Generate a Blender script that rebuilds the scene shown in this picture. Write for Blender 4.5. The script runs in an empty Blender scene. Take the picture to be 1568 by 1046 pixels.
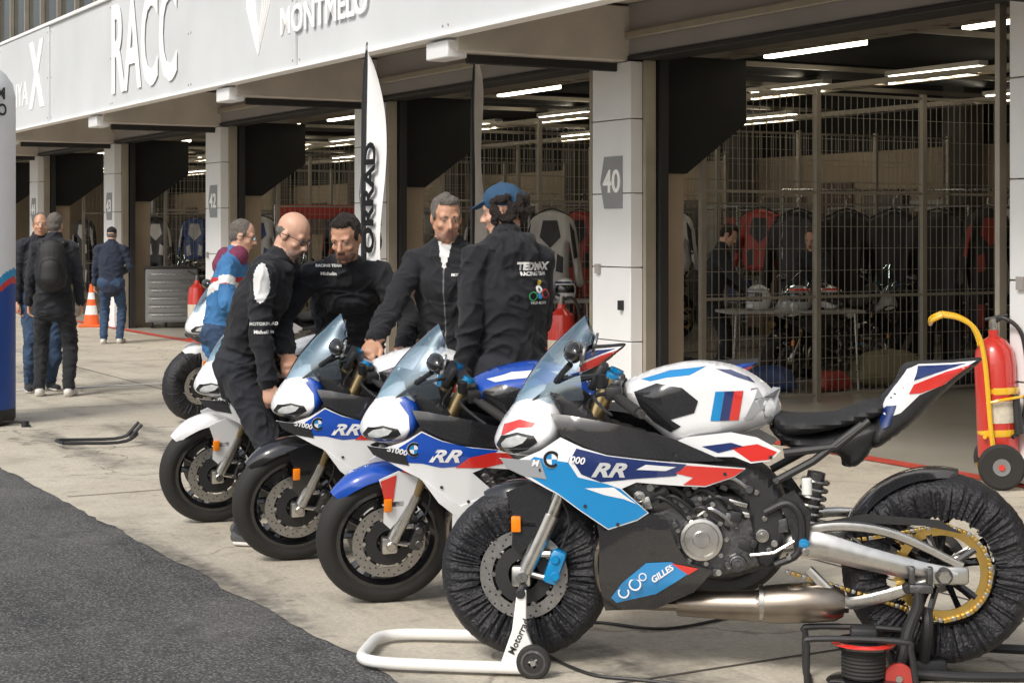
import bpy, bmesh, math, random
import numpy as np
from mathutils import Vector, Matrix, noise
from mathutils.bvhtree import BVHTree
random.seed(7); rng=np.random.RandomState(3)
scene=bpy.context.scene
V=Vector
# ------------------------------------------------------------------ materials
MC={}
def mat(name,col,rough=.5,metal=0.,var=.12,nscale=8.,bump=0.,bscale=60.,coat=0.,emit=None,estr=0.,rvar=.1,sheen=0.):
    if name in MC: return MC[name]
    m=bpy.data.materials.new(name); m.use_nodes=True; nt=m.node_tree; N=nt.nodes; L=nt.links
    b=N['Principled BSDF']
    b.inputs['Roughness'].default_value=rough; b.inputs['Metallic'].default_value=metal
    b.inputs['Coat Weight'].default_value=coat; b.inputs['Coat Roughness'].default_value=.04
    if sheen: b.inputs['Sheen Weight'].default_value=sheen; b.inputs['Sheen Roughness'].default_value=.4
    tc=N.new('ShaderNodeTexCoord'); nz=N.new('ShaderNodeTexNoise'); nz.inputs['Scale'].default_value=nscale; nz.inputs['Detail'].default_value=5
    L.new(tc.outputs['Object'],nz.inputs['Vector'])
    mx=N.new('ShaderNodeMix'); mx.data_type='RGBA'
    mx.inputs['A'].default_value=[max(0,x*(1-var)) for x in col]+[1]
    mx.inputs['B'].default_value=[min(1,x*(1+var)) for x in col]+[1]
    L.new(nz.outputs['Fac'],mx.inputs['Factor']); L.new(mx.outputs['Result'],b.inputs['Base Color'])
    mr=N.new('ShaderNodeMapRange'); mr.inputs['To Min'].default_value=max(.02,rough-rvar); mr.inputs['To Max'].default_value=min(1,rough+rvar)
    L.new(nz.outputs['Fac'],mr.inputs['Value']); L.new(mr.outputs['Result'],b.inputs['Roughness'])
    if bump>0:
        n2=N.new('ShaderNodeTexNoise'); n2.inputs['Scale'].default_value=bscale; n2.inputs['Detail'].default_value=4
        L.new(tc.outputs['Object'],n2.inputs['Vector'])
        bp=N.new('ShaderNodeBump'); bp.inputs['Strength'].default_value=bump; bp.inputs['Distance'].default_value=.02
        L.new(n2.outputs['Fac'],bp.inputs['Height']); L.new(bp.outputs['Normal'],b.inputs['Normal'])
    if emit:
        b.inputs['Emission Color'].default_value=list(emit)+[1]; b.inputs['Emission Strength'].default_value=estr
    MC[name]=m; return m
def paint(n,c,r=.22): return mat(n,c,r,0,.04,3,coat=1.,rvar=.05)
WHITE=paint('white_paint',(.82,.83,.85)); NAVY=paint('navy_paint',(.012,.03,.14)); BLUE=paint('blue_paint',(.008,.07,.42))
LBLUE=paint('light_blue_paint',(.015,.25,.58)); RED=paint('red_paint',(.68,.03,.022)); SILV=paint('silver_paint',(.58,.59,.61))
GREY=paint('grey_paint',(.33,.34,.36))
BLKG=paint('gloss_black',(.012,.012,.014),.2); BLK=mat('black_plastic',(.02,.02,.022),.5,bump=.1,bscale=300)
CARB=mat('carbon_fibre',(.022,.022,.025),.25,.2,.6,260,coat=1.)
RUB=mat('tyre_rubber',(.022,.021,.02),.75,bump=.2,bscale=200); SEAT=mat('seat_vinyl',(.018,.018,.02),.6,bump=.25,bscale=400)
WARM=mat('warmer_fabric',(.016,.016,.02),.5,bump=.5,bscale=90)
ALU=mat('aluminium',(.62,.61,.59),.3,1.,.15,30); DALU=mat('engine_metal',(.13,.13,.135),.42,.85,.3,30,bump=.2)
STEEL=mat('steel',(.5,.49,.47),.28,1.,.2,40); GOLD=mat('gold_metal',(.62,.42,.13),.3,1.,.1,30)
FORKG=mat('fork_gold',(.5,.38,.2),.3,.9); TITAN=mat('titanium',(.3,.26,.22),.33,1.,.3,14)
DISC=mat('brake_disc_steel',(.36,.35,.34),.38,.9,.25,60); ORNG=mat('glowing_orange_reflector',(.85,.22,.01),.2,emit=(.9,.25,.0),estr=.12)  # orange reflector is no lamp; a faint glow is put into its material
CBLUE=paint('caliper_blue',(.0,.22,.5)); LENS=mat('headlight_lens',(.75,.78,.8),.08,.3,.3,50,coat=1.)
YEL=paint('yellow_paint',(.8,.46,.02)); WP=mat('white_plastic',(.75,.75,.73),.45)
def glassmat(name,tint,refl=.25):
    m=bpy.data.materials.new(name); m.use_nodes=True; nt=m.node_tree; N=nt.nodes; L=nt.links
    N.remove(N['Principled BSDF']); out=N['Material Output']
    t=N.new('ShaderNodeBsdfTransparent'); t.inputs['Color'].default_value=list(tint)+[1]
    g=N.new('ShaderNodeBsdfGlossy'); g.inputs['Roughness'].default_value=.03
    lw=N.new('ShaderNodeLayerWeight'); lw.inputs['Blend'].default_value=.45
    cr=N.new('ShaderNodeValToRGB'); cr.color_ramp.elements[0].color=(.7,.85,1,1); cr.color_ramp.elements[1].color=(.95,.75,.95,1)
    e=cr.color_ramp.elements.new(.5); e.color=(.65,.95,1,1)
    L.new(lw.outputs['Facing'],cr.inputs['Fac']); L.new(cr.outputs['Color'],g.inputs['Color'])
    mr=N.new('ShaderNodeMapRange'); mr.inputs['To Min'].default_value=refl; mr.inputs['To Max'].default_value=.85
    L.new(lw.outputs['Facing'],mr.inputs['Value'])
    mx=N.new('ShaderNodeMixShader'); L.new(mr.outputs['Result'],mx.inputs['Fac']); L.new(t.outputs[0],mx.inputs[1]); L.new(g.outputs[0],mx.inputs[2])
    L.new(mx.outputs[0],out.inputs['Surface']); MC[name]=m; return m
SCREEN=glassmat('screen_glass',(.78,.85,.92),.24); SPEC=glassmat('spectacle_glass',(.55,.5,.48),.05)
# ------------------------------------------------------------------ mesh helpers
def empty(name,M=None,parent=None):
    e=bpy.data.objects.new(name,None); scene.collection.objects.link(e); e.empty_display_size=.2
    if parent: e.parent=parent
    if M is not None: e.matrix_local=M
    return e
class Part:
    def __init__(s): s.v=[];s.f=[];s.m=[];s.mats=[]
    def add(s,vf,m,X=None):
        vs,fs=vf; o=len(s.v)
        if X is not None: vs=[X@V(p) for p in vs]
        s.v.extend([tuple(p) for p in vs]); 
        if m not in s.mats: s.mats.append(m)
        i=s.mats.index(m)
        s.f.extend([tuple(a+o for a in f) for f in fs]); s.m.extend([i]*len(fs)); return s
    def build(s,name,parent=None,M=None,ang=35,recalc=True,bevel=0):
        me=bpy.data.meshes.new(name); me.from_pydata(s.v,[],s.f)
        for m in s.mats: me.materials.append(m)
        me.polygons.foreach_set('material_index',s.m)
        if recalc:
            bm=bmesh.new(); bm.from_mesh(me); bmesh.ops.recalc_face_normals(bm,faces=bm.faces); bm.to_mesh(me); bm.free()
        me.polygons.foreach_set('use_smooth',[True]*len(me.polygons))
        me.set_sharp_from_angle(angle=math.radians(ang))
        me.update()
        ob=bpy.data.objects.new(name,me); scene.collection.objects.link(ob)
        if parent: ob.parent=parent
        if M is not None: ob.matrix_local=M
        if bevel:
            b=ob.modifiers.new('b','BEVEL'); b.width=bevel; b.segments=2; b.limit_method='ANGLE'
        return ob
def frame(n,ref=None):
    n=V(n).normalized(); r=V(ref) if ref else (V((0,0,1)) if abs(n.z)<.9 else V((1,0,0)))
    x=r.cross(n).normalized(); y=n.cross(x); return x,y,n
def lathe(prof,c=(0,0,0),axis=(0,1,0),seg=32,closed=False):
    x,y,n=frame(axis); c=V(c); vs=[];fs=[]; k=len(prof)
    for i in range(seg):
        a=2*math.pi*i/seg; d=x*math.cos(a)+y*math.sin(a)
        for r,h in prof: vs.append(c+d*r+n*h)
    for i in range(seg):
        j=(i+1)%seg
        for q in range(k if closed else k-1):
            w=(q+1)%k; fs.append((i*k+q,i*k+w,j*k+w,j*k+q))
    return vs,fs
def cyl(p0,p1,r,seg=16,r1=None,ch=.0):
    p0=V(p0);p1=V(p1); h=(p1-p0).length; r1=r if r1 is None else r1
    pr=[(0.0001,0),(max(r-ch,.0002),0)]+([(r,ch)] if ch else [])+([(r1,h-ch)] if ch else [])+[(max(r1-ch,.0002),h),(0.0001,h)]
    return lathe(pr,p0,p1-p0,seg)
def catmull(P,n=6):
    P=[V(p) for p in P]
    if len(P)<3: return P
    Q=[P[0]*2-P[1]]+P+[P[-1]*2-P[-2]]; out=[]
    for i in range(1,len(Q)-2):
        for k in range(n):
            t=k/n; a,b,c,d=Q[i-1],Q[i],Q[i+1],Q[i+2]
            out.append(.5*((2*b)+(c-a)*t+(2*a-5*b+4*c-d)*t*t+(3*b-a-3*c+d)*t**3))
    out.append(P[-1]); return out
def tube(P,r,seg=8,sm=0,flat=1.):
    if sm: P=catmull(P,sm)
    P=[V(p) for p in P]; n=len(P); vs=[];fs=[]
    if not isinstance(r,(list,tuple)): R=[r]*n
    else: R=list(np.interp(np.linspace(0,1,n),np.linspace(0,1,len(r)),r))
    t0=(P[1]-P[0]).normalized(); x,y,_=frame(t0)
    for i in range(n):
        t=((P[min(i+1,n-1)]-P[max(i-1,0)])).normalized()
        x=(x-t*x.dot(t)).normalized(); y=t.cross(x)
        for k in range(seg):
            a=2*math.pi*k/seg; vs.append(P[i]+(x*math.cos(a)*flat+y*math.sin(a))*R[i])
    for i in range(n-1):
        for k in range(seg):
            l=(k+1)%seg; fs.append((i*seg+k,i*seg+l,(i+1)*seg+l,(i+1)*seg+k))
    fs.append(tuple(range(seg))[::-1]); fs.append(tuple((n-1)*seg+k for k in range(seg))); return vs,fs
def box(x0,x1,y0,y1,z0,z1):
    vs=[(x,y,z) for x in(x0,x1) for y in(y0,y1) for z in(z0,z1)]
    return vs,[(0,1,3,2),(4,6,7,5),(0,4,5,1),(2,3,7,6),(0,2,6,4),(1,5,7,3)]
def cbox(c,s,ch=.006,rot=None):
    bm=bmesh.new(); bmesh.ops.create_cube(bm,size=1)
    for v in bm.verts: v.co=V((v.co.x*s[0],v.co.y*s[1],v.co.z*s[2]))
    bmesh.ops.bevel(bm,geom=list(bm.edges),offset=ch,segments=2,affect='EDGES',profile=.5)
    M=(rot.to_4x4() if rot else Matrix.Identity(4)); 
    bm.verts.ensure_lookup_table()
    vs=[M@v.co+V(c) for v in bm.verts]; fs=[tuple(q.index for q in f.verts) for f in bm.faces]; bm.free(); return vs,fs
def ell(c,r,seg=20,rings=12,X=None):
    vs=[];fs=[]
    for i in range(rings+1):
        p=math.pi*i/rings
        if i in(0,rings):
            q=V((0,0,math.cos(p)*r[2])); q=X@q if X is not None else q; vs.append(V(c)+q); continue
        for k in range(seg):
            a=2*math.pi*k/seg; q=V((math.sin(p)*math.cos(a)*r[0],math.sin(p)*math.sin(a)*r[1],math.cos(p)*r[2]))
            if X is not None: q=X@q
            vs.append(V(c)+q)
    last=len(vs)-1
    for k in range(seg):
        l=(k+1)%seg; fs.append((0,1+k,1+l)); b=1+(rings-2)*seg; fs.append((b+k,last,b+l))
    for i in range(rings-2):
        for k in range(seg):
            l=(k+1)%seg; b=1+i*seg; fs.append((b+k,b+seg+k,b+seg+l,b+l))
    return vs,fs
def smoothpoly(P,n=4):
    out=[];k=len(P)
    for i in range(k):
        a,b,c,d=[np.array(P[(i+j)%k],float) for j in(-1,0,1,2)]
        for q in range(n):
            t=q/n; out.append(tuple(.5*((2*b)+(c-a)*t+(2*a-5*b+4*c-d)*t*t+(3*b-a-3*c+d)*t**3)))
    return out
def fillgrid(poly,h):
    bm=bmesh.new(); vs=[bm.verts.new((p[0],p[1],0)) for p in poly]; f=bm.faces.new(vs)
    bmesh.ops.triangulate(bm,faces=[f])
    xs=[p[0] for p in poly]; ys=[p[1] for p in poly]
    for ax,(lo,hi) in enumerate(((min(xs),max(xs)),(min(ys),max(ys)))):
        k=math.floor(lo/h)+1
        while k*h<hi:
            co=[0,0,0]; no=[0,0,0]; co[ax]=k*h+.00013; no[ax]=1
            bmesh.ops.bisect_plane(bm,geom=bm.verts[:]+bm.edges[:]+bm.faces[:],plane_co=co,plane_no=no,dist=1e-5); k+=1
    bmesh.ops.remove_doubles(bm,verts=bm.verts,dist=5e-5)
    bm.verts.ensure_lookup_table(); bm.verts.index_update()
    v=np.array([(q.co.x,q.co.y) for q in bm.verts]); fs=[tuple(q.index for q in f.verts) for f in bm.faces]
    be=[(e.verts[0].index,e.verts[1].index) for e in bm.edges if len(e.link_faces)==1]; bm.free()
    return v,fs,be
def bdist(v,poly):
    d=np.full(len(v),9.); P=np.array(poly)
    for i in range(len(P)):
        a=P[i];b=P[(i+1)%len(P)]; ab=b-a; t=np.clip(((v-a)@ab)/(ab@ab+1e-12),0,1)
        d=np.minimum(d,np.linalg.norm(v-(a+t[:,None]*ab),axis=1))
    return d
def pillow(poly,W,R,h=.016,sm=4,yc=0,off=0.,sub=None,sides=(1,-1)):
    if sm: poly=smoothpoly(poly,sm)
    base=poly
    v,fs,be=fillgrid(sub if sub is not None else poly,h)
    d=bdist(v,base); d=np.where(d<1e-4,0,d)
    q=np.clip(d/R,0,1); y=np.sqrt(np.clip(1-(1-q)**2,0,1))*np.array([W(a,z) if callable(W) else W for a,z in v])+off
    V_=[];F_=[]
    for s in sides:
        o=len(V_); V_+= [(-v[i][0],y[i]*s,v[i][1]) for i in range(len(v))]; F_+=[tuple(k+o for k in f) for f in fs]
    return V_,F_
def panel(poly,Sf,off=0.,thick=.005,h=.02,sm=0,sides=(1,-1)):
    if sm: poly=smoothpoly(poly,sm)
    v,fs,be=fillgrid(poly,h); y=np.array([Sf(a,z) for a,z in v])+off; V_=[];F_=[]
    for s in sides:
        o=len(V_); V_+=[(-v[i][0],y[i]*s,v[i][1]) for i in range(len(v))]; F_+=[tuple(k+o for k in f) for f in fs]
        if thick>0:
            p=len(V_); V_+=[(-v[i][0],(y[i]-thick)*s,v[i][1]) for i in range(len(v))]
            F_+=[tuple(k+p for k in reversed(f)) for f in fs]+[(a+o,b+o,b+p,a+p) for a,b in be]
    return V_,F_
def textmesh(body,size,bold=0.,shear=0.,ext=0.):
    c=bpy.data.curves.new('t','FONT'); c.body=body; c.size=size; c.offset=bold; c.shear=shear; c.extrude=ext; c.resolution_u=3
    c.align_x='CENTER'; c.align_y='CENTER'
    o=bpy.data.objects.new('t',c); scene.collection.objects.link(o); dg=bpy.context.evaluated_depsgraph_get()
    me=bpy.data.meshes.new_from_object(o.evaluated_get(dg)); vs=[v.co.copy() for v in me.vertices]; fs=[tuple(p.vertices) for p in me.polygons]
    bpy.data.objects.remove(o); bpy.data.meshes.remove(me); return vs,fs
# ------------------------------------------------------------------ layout frames
n_=V((.8724,.4889,0)); u_=V((-.4889,.8724,0)); P40=V((.71,14.65,0))
BM=Matrix(((n_.x,u_.x,0,P40.x),(n_.y,u_.y,0,P40.y),(0,0,1,0),(0,0,0,1)))
def W(t,s,z=0): return P40+n_*t+u_*s+V((0,0,z))
def T(x,y,z=0,rz=0,sc=1): return Matrix.Translation(V((x,y,z)))@Matrix.Rotation(math.radians(rz),4,'Z')@Matrix.Scale(sc,4)
# ------------------------------------------------------------------ ground materials
def ground_mat(name,c1,c2,stain,kind):
    m=bpy.data.materials.new(name); m.use_nodes=True; nt=m.node_tree; N=nt.nodes; L=nt.links; b=N['Principled BSDF']
    tc=N.new('ShaderNodeTexCoord')
    def nz(scale,det=6,vec=None,rough=.6):
        q=N.new('ShaderNodeTexNoise'); q.inputs['Scale'].default_value=scale; q.inputs['Detail'].default_value=det; q.inputs['Roughness'].default_value=rough
        L.new(vec or tc.outputs['Object'],q.inputs['Vector']); return q.outputs['Fac']
    def ramp(f,a,b_,ca=(0,0,0,1),cb=(1,1,1,1)):
        r=N.new('ShaderNodeValToRGB'); r.color_ramp.elements[0].position=a; r.color_ramp.elements[1].position=b_
        r.color_ramp.elements[0].color=ca; r.color_ramp.elements[1].color=cb; L.new(f,r.inputs['Fac']); return r.outputs['Color']
    def mul(a,b_):
        q=N.new('ShaderNodeMath'); q.operation='MULTIPLY'; L.new(a,q.inputs[0])
        if isinstance(b_,float): q.inputs[1].default_value=b_
        else: L.new(b_,q.inputs[1])
        return q.outputs[0]
    def mix(f,A,B,mode='MIX'):
        x=N.new('ShaderNodeMix'); x.data_type='RGBA'; x.blend_type=mode
        if isinstance(f,float): x.inputs['Factor'].default_value=f
        else: L.new(f,x.inputs['Factor'])
        for s,k in((A,'A'),(B,'B')):
            if isinstance(s,tuple): x.inputs[k].default_value=s
            else: L.new(s,x.inputs[k])
        return x.outputs['Result']
    def strk(sx_,sy_,rot,sc_,lo,hi,rg=.65):
        mp=N.new('ShaderNodeMapping'); mp.inputs['Scale'].default_value=(sx_,sy_,1); mp.inputs['Rotation'].default_value=(0,0,rot); L.new(tc.outputs['Object'],mp.inputs['Vector'])
        return ramp(nz(sc_,7,mp.outputs['Vector'],rg),lo,hi)
    col=mix(ramp(nz(.7,8),.3,.7),tuple(c1)+(1,),tuple(c2)+(1,))
    fine=nz(45 if kind=='c' else 60,4)
    if kind=='c':
        sx=N.new('ShaderNodeSeparateXYZ'); L.new(tc.outputs['Object'],sx.inputs['Vector'])
        mr=N.new('ShaderNodeMapRange'); mr.inputs['From Min'].default_value=-1.2; mr.inputs['From Max'].default_value=-3.6; mr.inputs['To Min'].default_value=.12; mr.inputs['To Max'].default_value=.9
        L.new(sx.outputs['X'],mr.inputs['Value'])
        patch=ramp(nz(.55,5),.44,.6); grain=ramp(nz(14,5),.3,.62,(.35,.35,.35,1),(1,1,1,1))
        for st_ in (strk(1.7,.16,.12,1.3,.5,.7,.5),strk(2.6,.2,-.34,1.1,.53,.68,.5)):
            col=mix(mul(mul(mul(st_,mr.outputs['Result']),patch),grain),col,tuple(stain)+(1,))
        col=mix(mul(ramp(nz(1.7,9),.52,.72),.45),col,(.21,.185,.15,1))
        col=mix(ramp(nz(7,7),.54,.78,(0,0,0,1),(.5,.5,.5,1)),col,(.17,.15,.125,1))
        col=mix(ramp(nz(3.3,7),.56,.72,(0,0,0,1),(.4,.4,.4,1)),col,(.62,.58,.5,1))
        sp=N.new('ShaderNodeTexVoronoi'); sp.inputs['Scale'].default_value=3.2; L.new(tc.outputs['Object'],sp.inputs['Vector'])
        spot=ramp(sp.outputs['Distance'],.03,.085,(.6,.6,.6,1),(0,0,0,1)); col=mix(spot,col,(.08,.07,.06,1))
        cv=N.new('ShaderNodeTexVoronoi'); cv.feature='DISTANCE_TO_EDGE'; cv.inputs['Scale'].default_value=.45
        ad=N.new('ShaderNodeVectorMath'); ad.operation='ADD'; qn=N.new('ShaderNodeTexNoise'); qn.inputs['Scale'].default_value=1.6; qn.inputs['Detail'].default_value=6; L.new(tc.outputs['Object'],qn.inputs['Vector'])
        L.new(tc.outputs['Object'],ad.inputs[0]); L.new(qn.outputs['Color'],ad.inputs[1]); L.new(ad.outputs[0],cv.inputs['Vector'])
        ck=ramp(cv.outputs['Distance'],.002,.006,(.6,.6,.6,1),(0,0,0,1)); col=mix(ck,col,(.09,.08,.065,1))
    elif kind=='a':
        col=mix(strk(2.4,.16,.1,1.2,.42,.66),col,tuple(stain)+(1,))
        vo=N.new('ShaderNodeTexVoronoi'); vo.inputs['Scale'].default_value=75; L.new(tc.outputs['Object'],vo.inputs['Vector'])
        col=mix(ramp(vo.outputs['Distance'],.12,.5,(.85,.85,.85,1),(0,0,0,1)),col,(.33,.325,.31,1))
        v2=N.new('ShaderNodeTexVoronoi'); v2.inputs['Scale'].default_value=48; L.new(tc.outputs['Object'],v2.inputs['Vector'])
        col=mix(ramp(v2.outputs['Distance'],.12,.4,(.9,.9,.9,1),(0,0,0,1)),col,(.02,.02,.02,1))
        col=mix(ramp(nz(1.1,8),.5,.72,(0,0,0,1),(.45,.45,.45,1)),col,(.27,.26,.24,1))
        col=mix(ramp(nz(3.1,8),.56,.66,(0,0,0,1),(.5,.5,.5,1)),col,(.04,.04,.042,1))
    if kind!='g': col=mix(.4 if kind=='c' else .5,col,ramp(fine,.25,.8,(.25,.25,.25,1),(1,1,1,1)),'MULTIPLY')
    L.new(col,b.inputs['Base Color'])
    b.inputs['Roughness'].default_value=.85 if kind!='g' else .25
    bp=N.new('ShaderNodeBump'); bp.inputs['Strength'].default_value=.45 if kind=='c' else (1. if kind=='a' else .05); bp.inputs['Distance'].default_value=.012
    L.new(fine,bp.inputs['Height']); L.new(bp.outputs['Normal'],b.inputs['Normal']); return m
CONC=ground_mat('concrete_paving',(.53,.475,.385),(.68,.625,.52),(.10,.093,.083),'c')
ASPH=ground_mat('asphalt',(.085,.085,.088),(.125,.125,.125),(.055,.055,.058),'a')
GFL=ground_mat('garage_floor_paint',(.38,.35,.30),(.47,.44,.38),(.2,.2,.2),'g')
def sheet(name,t0,t1,s0,s1,z,m):
    p=Part(); p.add(([(t0,s0,z),(t1,s0,z),(t1,s1,z),(t0,s1,z)],[(0,1,2,3)]),m); return p.build(name,None,BM)
sheet('ground',-400,400,-400,400,0,ASPH)
p=Part(); ss=np.arange(-20,60,.08); vs=[]
for s in ss: vs+=[(-5.25+.035*noise.noise(V((s*2.3,0,0)))+.02*noise.noise(V((s*9,3,0))),s,.004),(0,s,.004)]
p.add((vs,[(2*i,2*i+1,2*i+3,2*i+2) for i in range(len(ss)-1)]),CONC); p.build('concrete_apron',None,BM)
sheet('garage_floor',0.0,9.2,-20,55,.006,GFL)
RLINE=mat('red_floor_paint',(.55,.07,.045),.5,var=.45,nscale=7); WLINE=mat('white_road_paint',(.72,.71,.68),.7,var=.3,nscale=6)
sheet('red_line_marking',-.06,.1,-20,55,.010,RLINE)
p=Part(); p.add(([(-4.7,4.4,.0),(-.6,4.4,.0),(-.6,4.5,.0),(-4.7,4.5,.0)],[(0,1,2,3)]),WLINE)
p.build('white_line_marking',None,BM@Matrix.Translation((0,0,.009)))
JNT=mat('joint_sealant',(.09,.08,.07),.9)
p=Part()
for s in np.arange(-17.6,50,5.03): p.add(([(-5.2,s,0),(-.08,s,0),(-.08,s+.014,0),(-5.2,s+.014,0)],[(0,1,2,3)]),JNT)
p.add(([(-2.62,-20,0),(-2.607,-20,0),(-2.607,50,0),(-2.62,50,0)],[(0,1,2,3)]),JNT)
p.build('paving_joints',None,BM@Matrix.Translation((0,0,.0075)))
# ------------------------------------------------------------------ building
BLD=empty('pit_garage_building',BM)
PANW=mat('white_cladding',(.80,.81,.82),.4,var=.08,nscale=1.5); CONCB=mat('beam_concrete',(.60,.56,.50),.8,var=.3,nscale=2.2,bump=.2,bscale=30)
FASC=mat('fascia_sheet',(.64,.66,.675),.55,var=.12,nscale=1.3); FASW=mat('fascia_white',(.93,.93,.92),.6,var=.02); LINT=mat('lintel_grey',(.34,.32,.31),.6,var=.2,nscale=1.5)
DRK=mat('dark_steel',(.02,.02,.021),.6); CEIL=mat('ceiling_black',(.012,.012,.012),.9); BWALL=mat('back_wall_beige',(.38,.31,.23),.8,var=.2,nscale=1.5)
DOORF=mat('door_frame_alu',(.42,.38,.31),.4,.5,.2,5); TUBE=mat('fluorescent_tube',(1,1,1),.5,emit=(1.,.89,.69),estr=8.); LAMP=mat('lamp_housing',(.6,.58,.54),.5)
B=5.03
pil=Part(); core=Part(); beam=Part(); frm=Part()
ks=list(range(-3,9))
def ps(k): return B*k+(.2 if k==-1 else 0)
for k in ks:
    s1=ps(k); s0=s1-.6
    core.add(box(.03,.32,s0+.02,s1-.02,0.0,3.02),DRK)
    z=.02
    while z<2.95:
        z2=min(z+.62,2.98); pil.add(box(-.02,.1,s0,s1,z,z2-.008),PANW); z+=.62
    beam.add(box(-1.6,.04,s0+.08,s1-.06,2.98,3.44),CONCB)
    beam.add(box(-1.68,-1.5,s0+.1,s1-.12,2.93,3.07),PANW)
    beam.add(box(-1.45,-.02,s0+.2,s0+.24,2.9,2.975),DRK)
    frm.add(box(.1,.2,s0-.05,s0-.002,0,2.98),DOORF); frm.add(box(.22,.3,s0-.09,s0-.0,0,3.),DRK)
    frm.add(box(.34,.62,s0+.15,s0+.45,0,2.3),BWALL)
    frm.add(box(.1,.2,s1+.002,s1+.05,0,2.98),DOORF); frm.add(box(.1,.16,s1+.2,s1+.24,0,3.02),DOORF)
    frm.add(box(-.06,-.021,s1-.5,s1-.46,.9,.98),DRK); frm.add(box(-.05,-.021,s1-.14,s1-.08,1.2,1.28),LINT)
    pts=[(.33,2.05),(.62,2.05),(1.25,2.5),(1.25,3.05),(.33,3.05)]
    vs=[(t,s0+.1,z) for t,z in pts]+[(t,s0+.5,z) for t,z in pts]; fs=[(0,1,2,3,4),(5,6,7,8,9)]+[(i,(i+1)%5,5+(i+1)%5,5+i) for i in range(5)]
    frm.add((vs,fs),CEIL)
pil.build('pillar_cladding',BLD,bevel=.006); core.build('pillar_core',BLD); beam.build('canopy_beams',BLD,bevel=.012); frm.build('door_frames',BLD)
S0,S1=-16,42
q=Part(); q.add(box(.02,.36,S0,S1,3.03,3.46),LINT); q.add(box(-.03,.018,S0,S1,3.16,3.22),DOORF); q.add(box(.0,.3,S0,S1,2.985,3.025),DRK); q.build('lintel',BLD,bevel=.008)
q=Part(); q.add(box(-1.62,.4,S0,S1,3.462,3.6),CONCB)
for t in (-.5,-1.05): q.add(box(t,t+.06,S0,S1,3.42,3.458),CONCB)
q.build('canopy_slab',BLD)
q=Part(); s=S0; i=0
while s<S1:
    e=min(s+3.1,S1); o_=.012*((i*7)%3-1); q.add(box(-1.70+o_,-1.63,s+.006,e-.006,3.12,4.49),FASC); i+=1
    for z in (3.18,3.75,4.4): q.add(cyl((-1.69+o_,s+.06,z),(-1.706+o_,s+.06,z),.014,8),LINT); q.add(cyl((-1.69+o_,e-.06,z),(-1.706+o_,e-.06,z),.014,8),LINT)
    s=e
q.add(box(-1.74,-1.6,S0,S1,3.09,3.115),FASW); q.add(box(-1.73,-1.6,S0,S1,4.495,4.54),FASW); q.build('canopy_fascia',BLD,bevel=.005)
GLD=mat('dark_glazing',(.02,.022,.025),.1,coat=.5)
q=Part(); q.add(box(-1.6,3,S0,S1,4.2,4.3),CONCB); q.add(box(.3,.4,S0,S1,4.31,8.6),GLD)
for s in np.arange(S0,S1,1.25): q.add(box(.22,.295,s,s+.08,4.31,8.6),DOORF)
for z in (5.4,6.9): q.add(box(.2,.215,S0,S1,z,z+.08),DOORF)
q.add(box(-1.2,4,S0,S1,8.61,9.1),PANW); q.build('upper_storey',BLD)
q=Part(); q.add(box(9.2,9.4,S0,S1,0,2.75),BWALL); q.add(box(9.15,9.4,S0,S1,2.76,4.19),CEIL); q.add(box(.37,9.14,S0,S1,3.62,3.8),CEIL)
for k in ks:
    for d in (1.1,3.4): q.add(box(9.06,9.195,ps(k)+d,ps(k)+d+.9,0,2.1),mat('back_door',(.12,.11,.1),.6))
    q.add(box(8.7,9.05,ps(k)-.5,ps(k)-.1,0,3.6),mat('inner_column',(.1,.09,.08),.8)); q.add(box(9.1,9.19,ps(k)+.2,ps(k)+1.0,1.2,2.0),mat('notice_board',(.45,.45,.43),.6)); q.add(box(9.1,9.19,ps(k)+2.3,ps(k)+3.1,1.5,2.3),mat('poster_dark',(.10,.07,.06),.6))
q.add(box(.4,9.1,S0-.2,S0,0,3.6),BWALL); q.add(box(.4,9.1,S1,S1+.2,0,3.6),BWALL)
q.build('garage_interior_walls',BLD)
q=Part()
for t in (1.3,4.4,7.2):
    for dt in (0,.22): q.add(box(t+dt,t+dt+.02,S0,S1,3.12,3.18),DOORF)
    for s in np.arange(S0,S1,.35): q.add(box(t+.02,t+.22,s,s+.025,3.125,3.14),DOORF)
for k in ks:
    for d in (-1.2,-3.1): q.add(box(.5,8.5,ps(k)+d,ps(k)+d+.05,3.3,3.35),DOORF)
    q.add(cyl((.5,ps(k)-2.2,3.4),(8.5,ps(k)-2.2,3.4),.09,12),mat('duct_dark',(.06,.06,.06),.5))
q.build('cable_trays',BLD)
q=Part()
for k in ks[1:]:
    for t,d0 in ((1.75,-.1),(1.75,-2.6),(4.6,-1.2),(4.6,-3.6),(7.4,-2.2)):
        s=ps(k)+d0; q.add(box(t,t+.09,s-1.3,s,3.13,3.215),TUBE); q.add(box(t-.02,t+.11,s-1.34,s+.04,3.22,3.27),LAMP)
q.build('ceiling_lights',BLD)
q=Part()
for k in ks:
    for d,t in ((-1.3,-1.25),(-3.6,-1.25)):
        s=ps(k)+d; q.add(box(t,t+.16,s-.35,s+.35,3.26,3.36),LAMP); q.add(box(t+.02,t+.14,s-.33,s+.33,3.22,3.258),WP); q.add(box(t+.05,t+.08,s-.03,s+.03,3.36,3.465),DRK)
    q.add(tube([(-1.4,ps(k)-.6,3.38),(-1.38,ps(k)-1.2,3.34),(-1.3,ps(k)-1.9,3.3),(-1.38,ps(k)-3,3.36),(-1.4,ps(k)-4.4,3.38)],.014,6,4),DRK)
q.build('canopy_lamps',BLD,bevel=.006)
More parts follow.
